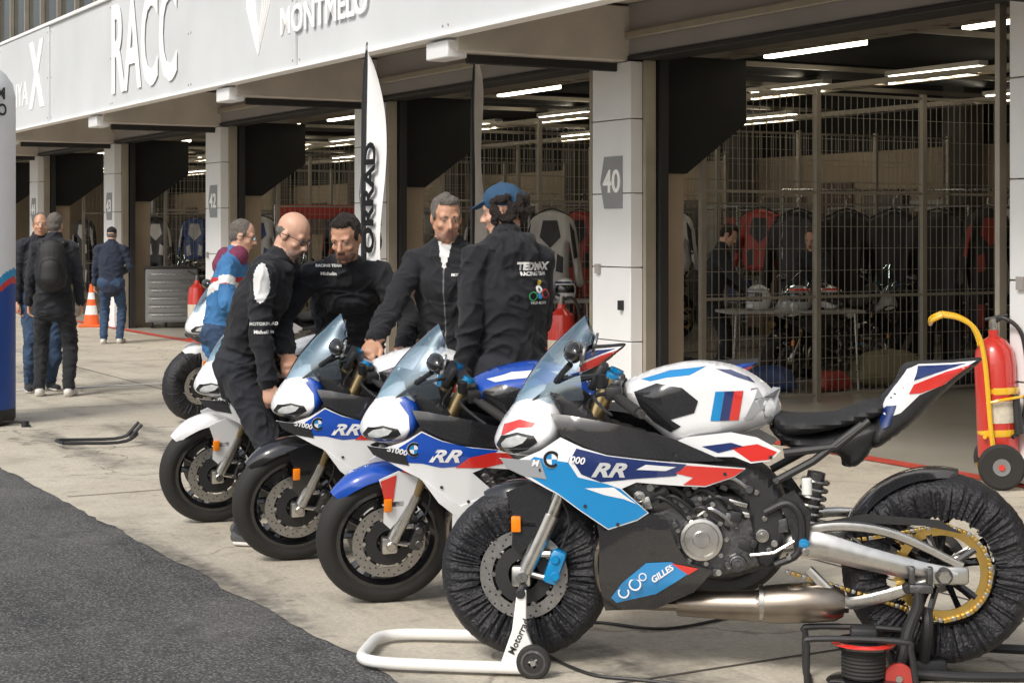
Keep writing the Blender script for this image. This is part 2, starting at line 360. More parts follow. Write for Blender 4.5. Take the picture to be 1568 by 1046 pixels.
def btext(part,body,t,s,z,size,m,bold=0,ext=.003,sx=1.):
    vs,fs=textmesh(body,size,bold,0,ext); part.add(([(t-v.z,s-v.x*sx,z+v.y) for v in vs],fs),m)
q=Part()
btext(q,'RACC',-1.718,7.43,3.78,1.55,FASW,.03,sx=.64)
btext(q,'MONTMELO',-1.718,1.95,3.56,.36,FASW,.008,sx=1.02)
btext(q,'CIRCUIT',-1.718,-2.8,3.6,.42,FASW,.006)
btext(q,'X',-1.718,12.6,3.8,1.3,FASW,.05,sx=.8)
btext(q,'CATALUNYA',-1.718,14.6,3.6,.5,FASW,.006)
for s in (3.55,18.5):
    for i in range(4):
        w=.34-.07*i; q.add(tube([(-1.717,s-w,4.25-.04*i),(-1.717,s+w,4.25-.04*i),(-1.717,s+w*.9,3.8),(-1.717,s,3.32+.05*i),(-1.717,s-w*.9,3.8),(-1.717,s-w,4.25-.04*i)],.012,6),FASW)
q.build('fascia_lettering',BLD,recalc=False)
NUMG=mat('number_grey',(.27,.28,.29),.5)
q=Part()
for k in ks:
    s=ps(k)-.31; hx=[(.17,0),(.11,.22),(-.17,.22),(-.17,-.22),(.11,-.22)]
    vs=[(-.028,s+a,1.97+b) for a,b in hx]+[(-.021,s+a,1.97+b) for a,b in hx]; m=len(hx)
    q.add((vs,[tuple(range(m)),tuple(range(m,2*m))]+[(i,(i+1)%m,m+(i+1)%m,m+i) for i in range(m)]),NUMG)
    btext(q,str(40+k),-.031,s-.015,1.97,.27,FASW,.004)
q.build('garage_number_plates',BLD)
WIRE=mat('galvanised_wire',(.36,.33,.28),.45,.6); 
fence_me=None
for i,k in enumerate(ks[1:8]):
    M=BM@Matrix.Translation((0,ps(k)-.3,0))
    if fence_me is None:
        q=Part()
        for t in np.arange(.9,8.6,1.28): q.add(box(t,t+.05,-.025,.025,0,2.85),WIRE)
        for z in (.06,.95,1.9,2.8): q.add(box(.9,8.6,-.012,.012,z,z+.025),WIRE)
        for t in np.arange(.95,8.6,.075): q.add(box(t,t+.005,-.0025,.0025,.08,2.8),WIRE)
        for z in np.arange(.2,2.8,.2): q.add(box(.9,8.6,-.006,-.002,z,z+.005),WIRE)
        o=q.build('wire_mesh_fence',None,M); fence_me=o.data
    else:
        o=bpy.data.objects.new('wire_mesh_fence',fence_me); scene.collection.objects.link(o); o.matrix_world=M
# ------------------------------------------------------------------ motorcycle
def sv(x,y): return ((x-801)/445,1.52-(y-356)/445)
def sc(x,y): return ((x-801)/432,1.52-(y-356)/432)
def PS(L,f=sv): return [f(*p) for p in L]
def Sf(a,z):
    w=np.interp(a,[-.13,-.1,-.05,0,.1,.2,.35,.5,.7,.9,1.0],[.02,.06,.115,.15,.2,.225,.235,.23,.205,.165,.14])
    w*=np.interp(z,[.1,.25,.5,.65,.72,.85,1.05],[.55,.72,.90,.98,1.03,1.0,.6]); return float(w)
def wheel(p,c,R,hw,rimR,warm,disc,spk):
    cx,cz=c; C=(-cx,0,cz)
    pr=[(rimR,-hw*.8),(rimR+.02,-hw*.95),(R-.05,-hw),(R-.025,-hw*.86),(R-.01,-hw*.58),(R,-hw*.2),(R,hw*.2),(R-.01,hw*.58),(R-.025,hw*.86),(R-.05,hw),(rimR+.02,hw*.95),(rimR,hw*.8)]
    p.add(lathe(pr,C,(0,1,0),64,True),RUB)
    pr=[(rimR+.004,-hw*.86),(rimR-.012,-hw*.86),(rimR-.02,-hw*.7),(rimR-.03,-.03),(rimR-.03,.03),(rimR-.02,hw*.7),(rimR-.012,hw*.86),(rimR+.004,hw*.86)]
    p.add(lathe(pr,C,(0,1,0),64,True),BLKG)
    p.add(cyl((C[0],-.055,cz),(C[0],.055,cz),.045,24,ch=.008),BLKG)
    for i in range(5):
        for d in (-.2,.2):
            a=2*math.pi*i/5+.3; b=a+d
            p0=V((C[0]+.035*math.cos(a),0,cz+.035*math.sin(a))); p1=V((C[0]+(rimR-.025)*math.cos(b),0,cz+(rimR-.025)*math.sin(b)))
            for yy in (-.02,.02): p.add(tube([p0+V((0,yy,0)),p0.lerp(p1,.5)+V((0,yy*.9,0)),p1+V((0,yy*.6,0))],[.017,.011,.013],6),BLKG)
    for y,r in disc:
        th=.0025
        p.add(lathe([(r,y-th),(r,y+th),(r*.72,y+th),(r*.72,y-th)],C,(0,1,0),48,True),DISC)
        p.add(lathe([(r*.66,y-.004),(r*.66,y+.004),(r*.35,y+.006),(r*.35,y-.002)],C,(0,1,0),24,True),BLK)
        s=1 if y>0 else -1
        for i in range(10):
            a=2*math.pi*i/10; q=V((C[0]+r*.69*math.cos(a),y,cz+r*.69*math.sin(a))); p.add(cyl(q-V((0,.006*s,0)),q+V((0,.006*s,0)),.009,8),STEEL)
        for i in range(40):
            a=2*math.pi*i/40; rr=r*(.79,.87,.94)[i%3]; q=V((C[0]+rr*math.cos(a),y,cz+rr*math.sin(a))); p.add(cyl(q+V((0,s*.0015,0)),q+V((0,s*.0032,0)),.0042,6),BLK)
    if warm:
        vs=[];fs=[]; n=220; ph=[-1.0+2.0*i/15 for i in range(16)]; rs=np.random.RandomState(int(R*1000))
        f1=rs.rand(n); f1=(f1+np.roll(f1,1)+np.roll(f1,2))/3
        for i in range(n):
            a=2*math.pi*i/n
            for j,t in enumerate(ph):
                k=abs(t); ang=t*2.35
                rr=R-.052+ .060*math.cos(ang); yy=(hw+.02)*math.sin(ang)
                if k>.72: rr=R-.052+.060*math.cos(.72*2.35)-(k-.72)*.28; yy=math.copysign((hw+.02)*(math.sin(.72*2.35)-(k-.72)*.6),t)
                amp=.004+.017*min(1,max(0,(k-.25)/.6)); w=(f1[i]-.5)*amp*2.2+ .35*amp*math.sin(i*1.9+j*.5)
                rr+=w*.55; yy+=math.copysign(w,t)
                vs.append((C[0]+rr*math.cos(a),yy,cz+rr*math.sin(a)))
        k=len(ph)
        for i in range(n):
            for j in range(k-1): fs.append((i*k+j,i*k+j+1,((i+1)%n)*k+j+1,((i+1)%n)*k+j))
        p.add((vs,fs),WARM)
def emblem(p,a,z,r,y,sgn=1):
    n=32
    def disc(r0,r1,a0,a1,m,dy):
        vs=[];fs=[];k=max(4,int(n*(a1-a0)/6.3))
        for i in range(k+1):
            t=a0+(a1-a0)*i/k
            for r_ in (r0,r1): vs.append((-(a+r_*math.cos(t)),(y+dy)*sgn,z+r_*math.sin(t)))
        for i in range(k): fs.append((2*i,2*i+1,2*i+3,2*i+2))
        p.add((vs,fs),m)
    disc(0.0005,r,0,2*math.pi,SILV,.0); disc(r*.62,r*.95,0,2*math.pi,BLKG,.0012)
    for i in range(4): disc(.0005,r*.6,i*math.pi/2,(i+1)*math.pi/2,LBLUE if i%2==1 else WHITE,.0012)
def motorcycle(M,style='m1',steer=0.,warm=False,lean=0.,far=False):
    e=empty('motorcycle',M)
    A={'m1':dict(base=WHITE,nose=WHITE,c1=LBLUE,c2=NAVY,c3=RED,tank=WHITE,tail=WHITE,fend=(CARB,CARB,CARB),belly=CARB),
       'm2':dict(base=WHITE,nose=WHITE,c1=BLUE,c2=BLUE,c3=RED,tank=BLUE,tail=NAVY,fend=(BLUE,RED,WHITE),belly=WHITE),
       'm3':dict(base=WHITE,nose=WHITE,c1=BLUE,c2=NAVY,c3=RED,tank=WHITE,tail=WHITE,fend=(BLKG,BLKG,BLKG),belly=WHITE),
       's':dict(base=SILV,nose=WHITE,c1=SILV,c2=GREY,c3=SILV,tank=SILV,tail=GREY,fend=(WHITE,WHITE,WHITE),belly=BLK),
       'g':dict(base=BLKG,nose=GREY,c1=GREY,c2=BLKG,c3=WHITE,tank=BLKG,tail=BLKG,fend=(BLKG,BLKG,BLKG),belly=BLKG)}[style]
    st_ax=V((-.42,0,.907)).normalized(); piv=V((-.03,0,.30))
    FM=Matrix.Translation(piv)@Matrix.Rotation(steer,4,st_ax)@Matrix.Translation(-piv)
    p=Part(); wheel(p,(0,.30),.30,.058,.218,warm,[(.075,.158),(-.075,.158)],5); p.build('front_wheel',e,FM)
    p=Part()
    for s in (1,-1):
        y=.105*s
        p.add(tube([(.0,y,.30),(-.035,y,.37),(-.105,y,.52)],[.026,.03,.032],12),ALU)
        p.add(tube([(-.1,y,.51),(-.2,y,.74)],.0275,12),FORKG if style!='m1' else STEEL)
        p.add(tube([(-.2,y,.74),(-.325,y,1.0)],.031,12),FORKG); p.add(cyl((-.325,y,1.0),(-.333,y,1.018),.026,12),CBLUE)
        p.add(cyl((0,y-.03*s,.30),(0,y+.032*s,.30),.022,12,ch=.004),STEEL)
        p.add(cbox((.005,y,.30),(.07,.04,.075),.012),ALU)
        p.add(cbox((-.115,y*.97,.335),(.055,.062,.125),.014,Matrix.Rotation(-.35,3,'Y')),CBLUE if style=='m1' else BLKG)
        for dz in (-.03,.03): p.add(cyl((-.118,y,.335+dz),(-.118,y+.036*s,.335+dz),.017,12,ch=.003),CBLUE if style=='m1' else DALU)
        p.add(tube([(-.03,y,.38),(-.1,y,.38)],.014,8),ALU); p.add(tube([(-.02,y,.31),(-.1,y,.29)],.012,8),ALU)
        p.add(tube([(-.14,y,.4),(-.17,y+.01*s,.5),(-.14,y+.02*s,.62),(-.2,y*.8,.8)],.005,6,5),BLK)
        p.add(cbox((.018,y+.036*s,.49),(.034,.012,.056),.004),ORNG)
        p.add(cbox((-.02,y+.015*s,.49),(.07,.02,.03),.004),BLK)
    p.add(cbox((-.325,0,.985),(.07,.27,.03),.01),DALU); p.add(cbox((-.26,0,.84),(.06,.27,.04),.01),DALU)
    for s in (1,-1):
        p.add(tube([(-.315,.105*s,.95),(-.34,.2*s,.945),(-.40,.30*s,.92)],.012,8),BLK)
        p.add(tube([(-.355,.21*s,.94),(-.43,.345*s,.905)],[.018,.019],12),RUB); p.add(cyl((-.43,.345*s,.905),(-.442,.365*s,.9),.015,10),DALU)
        p.add(tube([(-.31,.18*s,.955),(-.27,.22*s,.945),(-.31,.32*s,.915),(-.34,.37*s,.9)],[.008,.006,.005],6,4,),BLK)
        p.add(cbox((-.335,.17*s,.955),(.06,.05,.05),.01),BLK); p.add(cyl((-.29,.16*s,.97),(-.29,.16*s,1.02),.02,12,ch=.003),BLK)
    p.build('fork_and_handlebar',e,FM)
    p=Part(); na,nb=28,9; vs=[]; R=.318
    t0_,t1_=(62,150) if warm else (42,152)
    for i in range(na+1):
        th=math.radians(t0_+(t1_-t0_)*i/na)
        for j in range(nb):
            t=-1+2*j/(nb-1); rr=R+.010-.05*abs(t)**2.6 ; yy=.075*math.copysign(min(1,abs(t)*1.15)**.8,t)
            tp=min(1,(i+1)/6,(na-i+1)/4); yy*=(.4+.6*tp); rr-=0.008*(1-tp)
            vs.append((rr*math.cos(th),yy,.30+rr*math.sin(th)))
    p.v=vs
    for i in range(na):
        m=A['fend'][0] if i<15 else (A['fend'][1] if i<19 else A['fend'][2])
        if m not in p.mats: p.mats.append(m)
        for j in range(nb-1): p.f.append((i*nb+j,i*nb+j+1,(i+1)*nb+j+1,(i+1)*nb+j)); p.m.append(p.mats.index(m))
    fl=lambda a,z:.118
    p.add(panel([(-.055,.60),(.03,.635),(.115,.60),(.09,.52),(.03,.42),(-.005,.38),(-.035,.41),(-.03,.52)],fl,.012,.006),A['fend'][2])
    if style=='m2': p.add(panel([(-.05,.595),(.02,.62),(.005,.5),(-.03,.50)],fl,.0145,0),RED)
    ob=p.build('front_mudguard',e,FM)
    RX=1.455
    p=Part(); wheel(p,(RX,.33),.325,.095,.218,warm,[(-.085,.11)],5)
    p.add(lathe([(.16,.108),(.16,.114),(.13,.114),(.13,.108)],(-RX,0,.33),(0,1,0),48,True),GOLD)
    for i in range(42):
        a=2*math.pi*i/42; p.add(cbox((-RX+.162*math.cos(a),.111,.33+.162*math.sin(a)),(.010,.005,.010),.001,Matrix.Rotation(-a,3,'Y')),GOLD)
    for i in range(5):
        a=2*math.pi*i/5; p.add(tube([(-RX+.05*math.cos(a),.1,.33+.05*math.sin(a)),(-RX+.14*math.cos(a),.111,.33+.14*math.sin(a))],.012,6),BLKG)
    p.build('rear_wheel',e)
    p=Part()
    fx,fz=.93,.37
    top=[V((-fx,.118,fz+.042)),V((-(fx+.25),.118,fz+.075)),V((-RX,.118,.33+.163))]
    bot=[V((-fx,.118,fz-.042)),V((-(fx+.25),.118,fz-.115)),V((-RX,.118,.33-.163))]
    arc=[V((-RX-.163*math.sin(t),.118,.33+.163*math.cos(t))) for t in np.linspace(0.05,math.pi-.05,16)]
    path=catmull([top[0],top[1],top[2]]+arc[::3]+[bot[2],bot[1],bot[0]],40); last=path[0]; kk=0
    for q_ in path:
        if (q_-last).length>=.0145:
            t=(q_-last).normalized(); ang=math.atan2(t.z,t.x); kk+=1; p.add(cbox(q_,(.0155,.017,.014),.002,Matrix.Rotation(-ang,3,'Y')),GOLD if kk%3 else STEEL); last=q_
    p.build('chain',e)
    p=Part()
    for s in (1,-1):
        yo=.15*s
        p.add(tube([(-.86,.09*s,.41),(-1.0,.135*s,.43),(-1.2,yo,.385),(-1.37,yo,.345),(-1.50,yo,.325)],[.05,.052,.042,.036,.03],10,5,flat=.5),ALU)
        p.add(tube([(-.95,.13*s,.47),(-1.12,yo,.495),(-1.30,yo,.465),(-1.52,yo*.98,.36)],[.018,.018,.017,.014],8,5,flat=.6),ALU)
        if s>0: p.add(tube([(-1.0,.13*s,.34),(-1.1,yo,.245),(-1.18,yo,.235),(-1.42,yo,.305)],[.018,.022,.022,.02],8,5,flat=.6),ALU)
        p.add(cbox((-RX-.01,yo*1.02,.33),(.15,.02,.062),.012),ALU); p.add(cyl((-RX,yo*1.05,.33),(-RX,yo*1.28,.33),.022,6),STEEL); p.add(cyl((-RX,yo*1.05,.33),(-RX,yo*1.16,.33),.03,16),DALU)
        p.add(cyl((-1.33,yo,.29),(-1.33,yo*1.35,.29),.016,12,ch=.003),BLK)
    p.add(panel([(1.02,.5),(1.2,.535),(1.45,.515),(1.52,.47),(1.4,.495),(1.15,.505)],lambda a,z:.135,0,.006,sides=(1,)),BLK)
    vs=[];fs=[]
    for i in range(20):
        th=math.radians(22+80*i/19); tp=min(1,(20-i)/5)
        for j in range(9):
            t=-1+j/4; rr=.352-.03*abs(t)**2.5; vs.append((-RX+rr*math.cos(th),.10*t*(.3+.7*tp),.33+rr*math.sin(th)))
    for i in range(19):
        for j in range(8): fs.append((i*9+j,i*9+j+1,(i+1)*9+j+1,(i+1)*9+j))
    p.add((vs,fs),CARB); p.add(tube([(-1.13,.11,.46),(-1.17,.13,.44),(-1.2,.145,.4)],.008,6),BLK); p.build('swingarm',e)
    p=Part()
    p.add(pillow(PS([(1000,770),(1060,748),(1150,760),(1200,800),(1205,860),(1160,895),(1060,905),(990,885),(965,830)]),.15,.05),DALU)
    p.add(cbox((-.42,0,.62),(.2,.32,.2),.02,Matrix.Rotation(.3,3,'Y')),DALU)
    p.add(cbox((-.285,0,.55),(.05,.36,.36),.01,Matrix.Rotation(.18,3,'Y')),BLK)
    for i in range(14): p.add(box(-.262,-.258,-.17,.17,.4+.022*i,.404+.022*i),DALU)
    def knob(x,y,r,yy,m,h=.03,seg=24):
        a,z=sv(x,y); p.add(lathe([(.0005,yy+h),(r*.35,yy+h),(r*.4,yy+h*.75),(r*.72,yy+h*.7),(r*.8,yy+h*.9),(r*.93,yy+h*.85),(r,yy+h*.5),(r,yy-.03)],(-a,0,z),(0,1,0),seg),m)
    knob(1083,833,.078,.15,ALU,.04,32); knob(1138,870,.03,.15,DALU); knob(1176,825,.024,.185,STEEL,.012); knob(988,768,.022,.16,ALU,.02); knob(1012,850,.03,.15,DALU)
    a0,z0=sv(1083,833)
    for i in range(9):
        t=2*math.pi*i/9; p.add(cyl((-(a0+.086*math.cos(t)),.15,z0+.086*math.sin(t)),(-(a0+.086*math.cos(t)),.172,z0+.086*math.sin(t)),.009,6),STEEL)
    rr=random.Random(5)
    for i in range(110):
        x=rr.uniform(975,1205); y=rr.uniform(742,890); a,z=sv(x,y); yy=rr.uniform(.13,.168); m=rr.choice([STEEL,DALU,BLK,ALU,DALU,BLK])
        if (x-1083)**2+(y-833)**2<44**2: continue
        if i%3==0: p.add(cbox((-a,yy,z),(rr.uniform(.02,.07),.03,rr.uniform(.015,.05)),.004,Matrix.Rotation(rr.uniform(-.5,.5),3,'Y')),m)
        else: p.add(cyl((-a,yy-.02,z),(-a,yy+rr.uniform(.01,.03),z),rr.uniform(.006,.016),8,ch=.002),m)
    for i in range(9):
        x=rr.uniform(990,1150);y=rr.uniform(745,800); a,z=sv(x,y); p.add(tube([(-a,.15,z),(-a-.05,.18,z+.03),(-a-.11,.17,z-.01),(-a-.15,.14,z-.06)],.007,6,4),rr.choice([BLK,BLK,STEEL]))
    p.build('engine',e)
    p=Part()
    p.add(pillow(PS([(862,640),(905,648),(960,664),(1040,690),(1110,712),(1170,722),(1205,752),(1218,800),(1210,860),(1185,885),(1160,868),(1152,810),(1130,765),(1040,748),(940,725),(870,690)]),.175,.03),BLK)
    for s in (1,-1):
        y=.16*s
        P3=lambda x,yy,o=0:(-(sv(x,yy)[0]),y+o,sv(x,yy)[1])
        p.add(tube([P3(1195,745),P3(1255,712),P3(1330,655)],[.014,.014,.012],8),BLK); p.add(tube([P3(1210,700),P3(1290,690),P3(1340,650)],[.016,.014,.012],8),BLK)
        p.add(tube([P3(1180,790,.02*s),P3(1215,775,.03*s),P3(1235,800,.035*s),P3(1230,850,.03*s),P3(1195,870,.02*s)],[.013]*3,8,4),BLK)
        p.add(panel(PS([(1195,770),(1225,755),(1250,790),(1245,840),(1225,850),(1215,800)]),lambda a,z:.19,0,.006),DALU)
        p.add(cyl((-.98,.19*s,.43),(-.985,.29*s,.43),.013,10,ch=.003),STEEL); p.add(cyl((-.93,.19*s,.40),(-.93,.235*s,.40),.009,8),STEEL)
        p.add(tube([(-.80,.2*s,.40),(-.88,.205*s,.41),(-.95,.2*s,.45)],.006,6),STEEL)
        for x,yy in ((1168,760),(1180,800),(1186,848),(1120,728),(1040,712)):
            a,z=sv(x,yy); p.add(cyl((-a,.17*s,z),(-a,.182*s,z),.010,8,ch=.002),STEEL)
    p.add(cyl((-(sv(1238,835)[0]),.16,sv(1238,835)[1]),(-(sv(1238,835)[0]),.225,sv(1238,835)[1]),.018,12,ch=.003),CBLUE)
    p.add(cyl((-1.0,.0,.45),(-1.04,0,.66),.032,12),DALU)
    for i in range(7): p.add(lathe([(.045+.007*math.cos(t),.007*math.sin(t)) for t in np.linspace(0,2*math.pi,7)[:-1]],(-1.0-.006*i,.0,.46+.028*i),(-.2,0,1),20,True),RED if style!='m1' else STEEL)
    p.add(cyl((-(sv(1245,752)[0]),.15,sv(1245,752)[1]-.03),(-(sv(1245,752)[0]),.15,sv(1245,752)[1]+.03),.018,14,ch=.004),WP)
    p.build('frame',e)
    p=Part()
    for i,y in enumerate((-.12,-.04,.04,.12)):
        p.add(tube([(-.33,y,.5),(-.27,y,.38),(-.3,y*.9,.24),(-.42,y*.6,.2),(-.6,y*.5+.02,.2)],.02,10,5),TITAN)
    p.add(tube([(-.55,.05,.2),(-.7,.09,.205),(-.84,.12,.21)],[.045,.05,.055],14,4),TITAN)
    p.add(tube([(-.82,.12,.21),(-.86,.12,.215),(-1.0,.125,.225),(-1.09,.13,.225),(-1.12,.13,.222)],[.05,.066,.07,.062,.045],18),TITAN)
    p.add(cyl((-1.11,.13,.222),(-1.135,.13,.222),.03,14),BLK)
    p.add(tube([(-.83,.12,.22),(-.845,.12,.22)],.062,18),STEEL)
    if not warm: p.add(tube([(-.78,.14,.26),(-.74,.23,.13),(-.71,.31,.012)],[.014,.012,.012],8),BLK); p.add(cbox((-.70,.315,.008),(.07,.05,.012),.003),BLK)
    p.build('exhaust',e)
    p=Part(); base=A['base']
    nose=PS([(752,690),(762,662),(780,636),(798,616),(830,600),(862,612),(872,640),(872,672),(848,704),(805,714),(764,708)])
    NW=lambda a,z:float(np.interp(a,[-.12,-.05,.02,.1,.17],[.06,.125,.16,.18,.19]))*float(np.interp(z,[.7,.8,.95],[1,1,.66]))
    p.add(pillow(nose,NW,.06,.012),A['nose'])
    def ndec(poly,m,off=.0022): p.add(pillow(nose,NW,.06,.012,off=off,sub=PS(poly)),m)
    if style=='m1': ndec([(772,660),(800,650),(826,655),(820,661),(797,663),(768,678)],A['c3'])
    if style in('m2','m3'): ndec([(822,622),(838,617),(860,630),(868,648),(868,668),(850,696),(836,700),(846,676),(844,650)],A['c1'])
    ndec([(758,694),(768,678),(796,670),(824,674),(830,684),(812,698),(788,706),(764,704)],BLKG,.003)
    ndec([(768,690),(778,680),(798,674),(814,677),(806,686),(788,694),(770,696)],LENS,.0045)
    p.add(pillow(PS([(835,602),(862,598),(900,612),(935,650),(940,690),(905,690),(872,672),(855,640)]),.15,.04),BLK)
    p.add(panel(PS([(850,640),(880,642),(960,655),(1040,676),(1120,712),(1060,712),(1000,707),(930,700),(868,674)]),Sf,-.035,.006),CARB)
    main=PS([(764,714),(800,712),(835,696),(868,674),(905,690),(940,700),(1000,707),(1080,714),(1152,722),(1135,735),(1090,750),(1055,748),(985,742),(962,752),(1003,790),(985,802),(940,817),(900,790),(862,763),(800,735)])
    p.add(panel(main,Sf,.0,.006,.02),base)
    def dec(poly,m,off=.0015): p.add(panel(PS(poly),Sf,off,0,.02),m)
    if style=='m1':
        dec([(806,722),(825,706),(880,712),(895,735),(940,745),(960,752),(1001,789),(985,800),(940,815),(900,788),(862,761),(812,735)],A['c1'])
        dec([(893,690),(940,701),(1000,708),(1062,714),(1045,732),(985,736),(930,742),(900,730),(885,705)],A['c2'],.0022)
        dec([(905,752),(950,750),(985,776),(965,768),(935,762)],WHITE,.003)
        dec([(1062,716),(1150,723),(1134,734),(1090,748),(1056,746),(1072,735),(1045,728)],A['c3'],.0022)
        dec([(1000,714),(1046,718),(1030,724),(985,722)],WHITE,.003)
    elif style in('m2','m3'):
        dec([(815,716),(868,676),(905,691),(960,703),(1010,708),(990,722),(950,738),(905,742),(870,735),(838,735)],A['c1'])
        dec([(955,722),(1000,712),(1100,719),(1145,724),(1080,735),(1040,729),(985,742),(930,742)],A['c3'],.0022)
    elif style=='s': dec([(880,700),(1000,710),(960,735),(890,730)],GREY)
    p.add(panel(PS([(766,714),(835,710),(845,740),(805,737),(778,728)]),Sf,.004,.006),GREY if style=='m1' else BLK)
    BW=lambda a,z:float(np.interp(z,[.15,.3,.5,.6],[.13,.19,.215,.215]))
    low=[(926,822),(940,817),(985,803),(1003,792),(1030,800),(1045,840),(1062,868),(1100,880),(1070,915),(1010,944),(932,948),(924,900)]
    p.add(panel(PS(low),BW,-.004,.008),A['belly'])
    if style!='m1':
        p.add(panel(PS([(870,768),(940,817),(1000,792),(1060,800),(1100,840),(1040,870),(960,860),(900,810)]),BW,.0,.006),base)
    else:
        p.add(panel(PS([(942,925),(960,900),(998,868),(1036,866),(1066,882),(1012,918),(950,934)]),BW,.0,0),LBLUE)
        p.add(panel(PS([(1036,868),(1078,876),(1062,886)]),BW,.0005,0),RED)
    tank=[(953,606),(962,588),(990,574),(1030,562),(1075,556),(1120,562),(1150,574),(1180,596),(1197,622),(1195,640),(1180,655),(1120,676),(1075,684),(1040,690),(1005,662),(970,632)]
    TK=PS(tank,sc); TW=lambda a,z:float(np.interp(a,[.34,.5,.7,.85,.93],[.12,.17,.165,.12,.1]))
    p.add(pillow(TK,TW,.085,.013),A['tank'])
    def tdec(poly,m,off=.002,h=.013): p.add(pillow(TK,TW,.085,h,off=off,sub=PS(poly,sc)),m)
    tdec([(975,600),(1010,586),(1048,592),(1072,612),(1066,630),(1030,640),(1046,650),(1030,660),(1005,646),(985,625)],CARB,.003)
    tdec([(985,582),(1030,568),(1085,562),(1060,574),(1025,578),(1000,584)],A['c1'] if style=='m1' else WHITE)
    if style in('m1','m2','m3'):
        for (x0,m) in ((1090,LBLUE),(1104,NAVY),(1118,RED)): tdec([(x0+8,598),(x0+22,598),(x0+14,642),(x0,642)],m,.0025)
        tdec([(1100,566),(1122,568),(1150,580),(1158,588),(1130,578)],NAVY if style=='m1' else WHITE)
    SC=lambda a,z:.185
    p.add(panel(PS([(1028,690),(1060,676),(1130,668),(1170,676),(1206,696),(1190,712),(1160,716),(1135,706),(1090,706),(1050,706)]),SC,-.02,.008),base)
    p.add(panel(PS([(1130,692),(1170,686),(1200,698),(1188,710),(1160,713)]),SC,-.018,0),A['c3'])
    p.add(panel(PS([(1085,690),(1130,684),(1150,690),(1110,700)]),SC,-.018,0),A['c2'])
    seat=[(1182,650),(1190,634),(1225,637),(1280,634),(1330,616),(1352,618),(1348,640),(1300,656),(1250,668),(1200,672)]
    p.add(pillow(PS(seat,sc),.125,.04,.014),SEAT)
    p.add(pillow(PS([(1180,655),(1250,668),(1340,642),(1350,660),(1318,712),(1290,718),(1280,700),(1210,690)],sc),.11,.04,.016),BLK)
    tail=[(1336,640),(1348,612),(1368,590),(1380,566),(1400,558),(1450,557),(1494,553),(1494,562),(1462,588),(1425,622),(1396,650),(1362,676),(1335,690),(1322,670)]
    TL=PS(tail,sc); LW=lambda a,z:float(np.interp(a,[1.2,1.35,1.62],[.13,.115,.05]))
    p.add(pillow(TL,LW,.045,.013),BLK)
    def ldec(poly,m,off=.002): p.add(pillow(TL,LW,.045,.013,off=off,sub=PS(poly,sc)),m)
    ldec([(1352,612),(1370,590),(1384,568),(1402,561),(1450,560),(1488,557),(1470,566),(1440,590),(1400,606),(1372,632),(1350,640),(1342,632)],A['tail'])
    ldec([(1392,590),(1440,572),(1482,562),(1462,574),(1436,592),(1402,603),(1384,604)],A['c3'],.004)
    ldec([(1400,563),(1450,562),(1474,560),(1430,572),(1392,584)],A['c2'],.004)
    ldec([(1340,634),(1352,622),(1366,620),(1356,650),(1344,656)],A['c2'],.004)
    for s in (1,-1):
        a,z=sv(892,536)
        p.add(ell((-a,.27*s,z-.01),(.035,.075,.04),16,10,Matrix.Rotation(.2*s,3,'Z')@Matrix.Rotation(-.3,3,'Y')),BLKG)
        p.add(tube([(-.13,.12*s,.99),(-.16,.2*s,1.03),(-.19,.25*s,1.06)],[.014,.01,.012],8),BLK)
        p.add(cyl((-a-.03,.27*s,z-.018),(-a-.038,.27*s,z-.02),.045,16),STEEL)
    for x,yy in ((835,726),(905,780),(955,808),(985,748),(1120,730),(1046,700),(1190,706)):
        a,z=sv(x,yy)
        for s in(1,-1): p.add(cyl((-a,(Sf(a,z)-.01)*s,z),(-a,(Sf(a,z)+.005)*s,z),.0065,8),BLK)
    p.build('bodywork',e)
    p=Part()
    if not far:
        vs,fs=textmesh('RR',.068 if style=='m1' else .075,.0025,.45); a0,z0=sv(940,724) if style=='m1' else sv(908,720)
        p.add(([(-(a0+v.x*1.4),Sf(a0+v.x*1.4,z0+v.y)+.0045,z0+v.y) for v in vs],fs),SILV if style=='m1' else (WHITE if style!='s' else BLKG))
        vs,fs=textmesh('1000' if style=='m1' else 'S1000',.034,.0008,.3); a0,z0=sv(890,708) if style=='m1' else sv(822,714)
        p.add(([(-(a0+v.x),Sf(a0+v.x,z0+v.y)+.0052,z0+v.y-.12*v.x) for v in vs],fs),WHITE if style!='s' else BLKG)
        if style=='m1':
            vs,fs=textmesh('M',.034,.0008,.3); a0,z0=sv(826,716); p.add(([(-(a0+v.x),Sf(a0+v.x,z0+v.y)+.0075,z0+v.y) for v in vs],fs),WHITE)
        ea,ez=sv(854,708); emblem(p,ea,ez,.031,Sf(ea,ez)+.004)
        if style=='m1':
            vs,fs=textmesh('M',.135,.008,.25); a0,z0=sc(1163,621); v2=[]
            TKs=smoothpoly(TK,4)
            for v in vs:
                a,z=a0+v.x,z0+v.y; d=bdist(np.array([[a,z]]),TKs)[0]; q_=min(1,d/.085); v2.append((-a,TW(a,z)*math.sqrt(1-(1-q_)**2)+.005,z))
            p.add((v2,fs),GREY)
            vs,fs=textmesh('GILLES',.03,.001,.2); a0,z0=sv(1022,885); c_,s_=math.cos(.6),math.sin(.6)
            p.add(([(-(a0+v.x*c_-v.y*s_),BW(0,z0)+.004,z0+v.x*s_+v.y*c_) for v in vs],fs),WHITE)
            for dx,dy,r in ((962,916,.02),(980,902,.022),(992,890,.014)):
                a0,z0=sv(dx,dy); p.add(lathe([(r,0),(r,.003),(r*.75,.003),(r*.75,0)],(-a0,BW(0,z0)+.001,z0),(0,1,0),24,True),WHITE)
    if p.f: p.build('lettering',e,recalc=False)
    p=Part(); vs=[];fs=[]; nu,nv=16,17
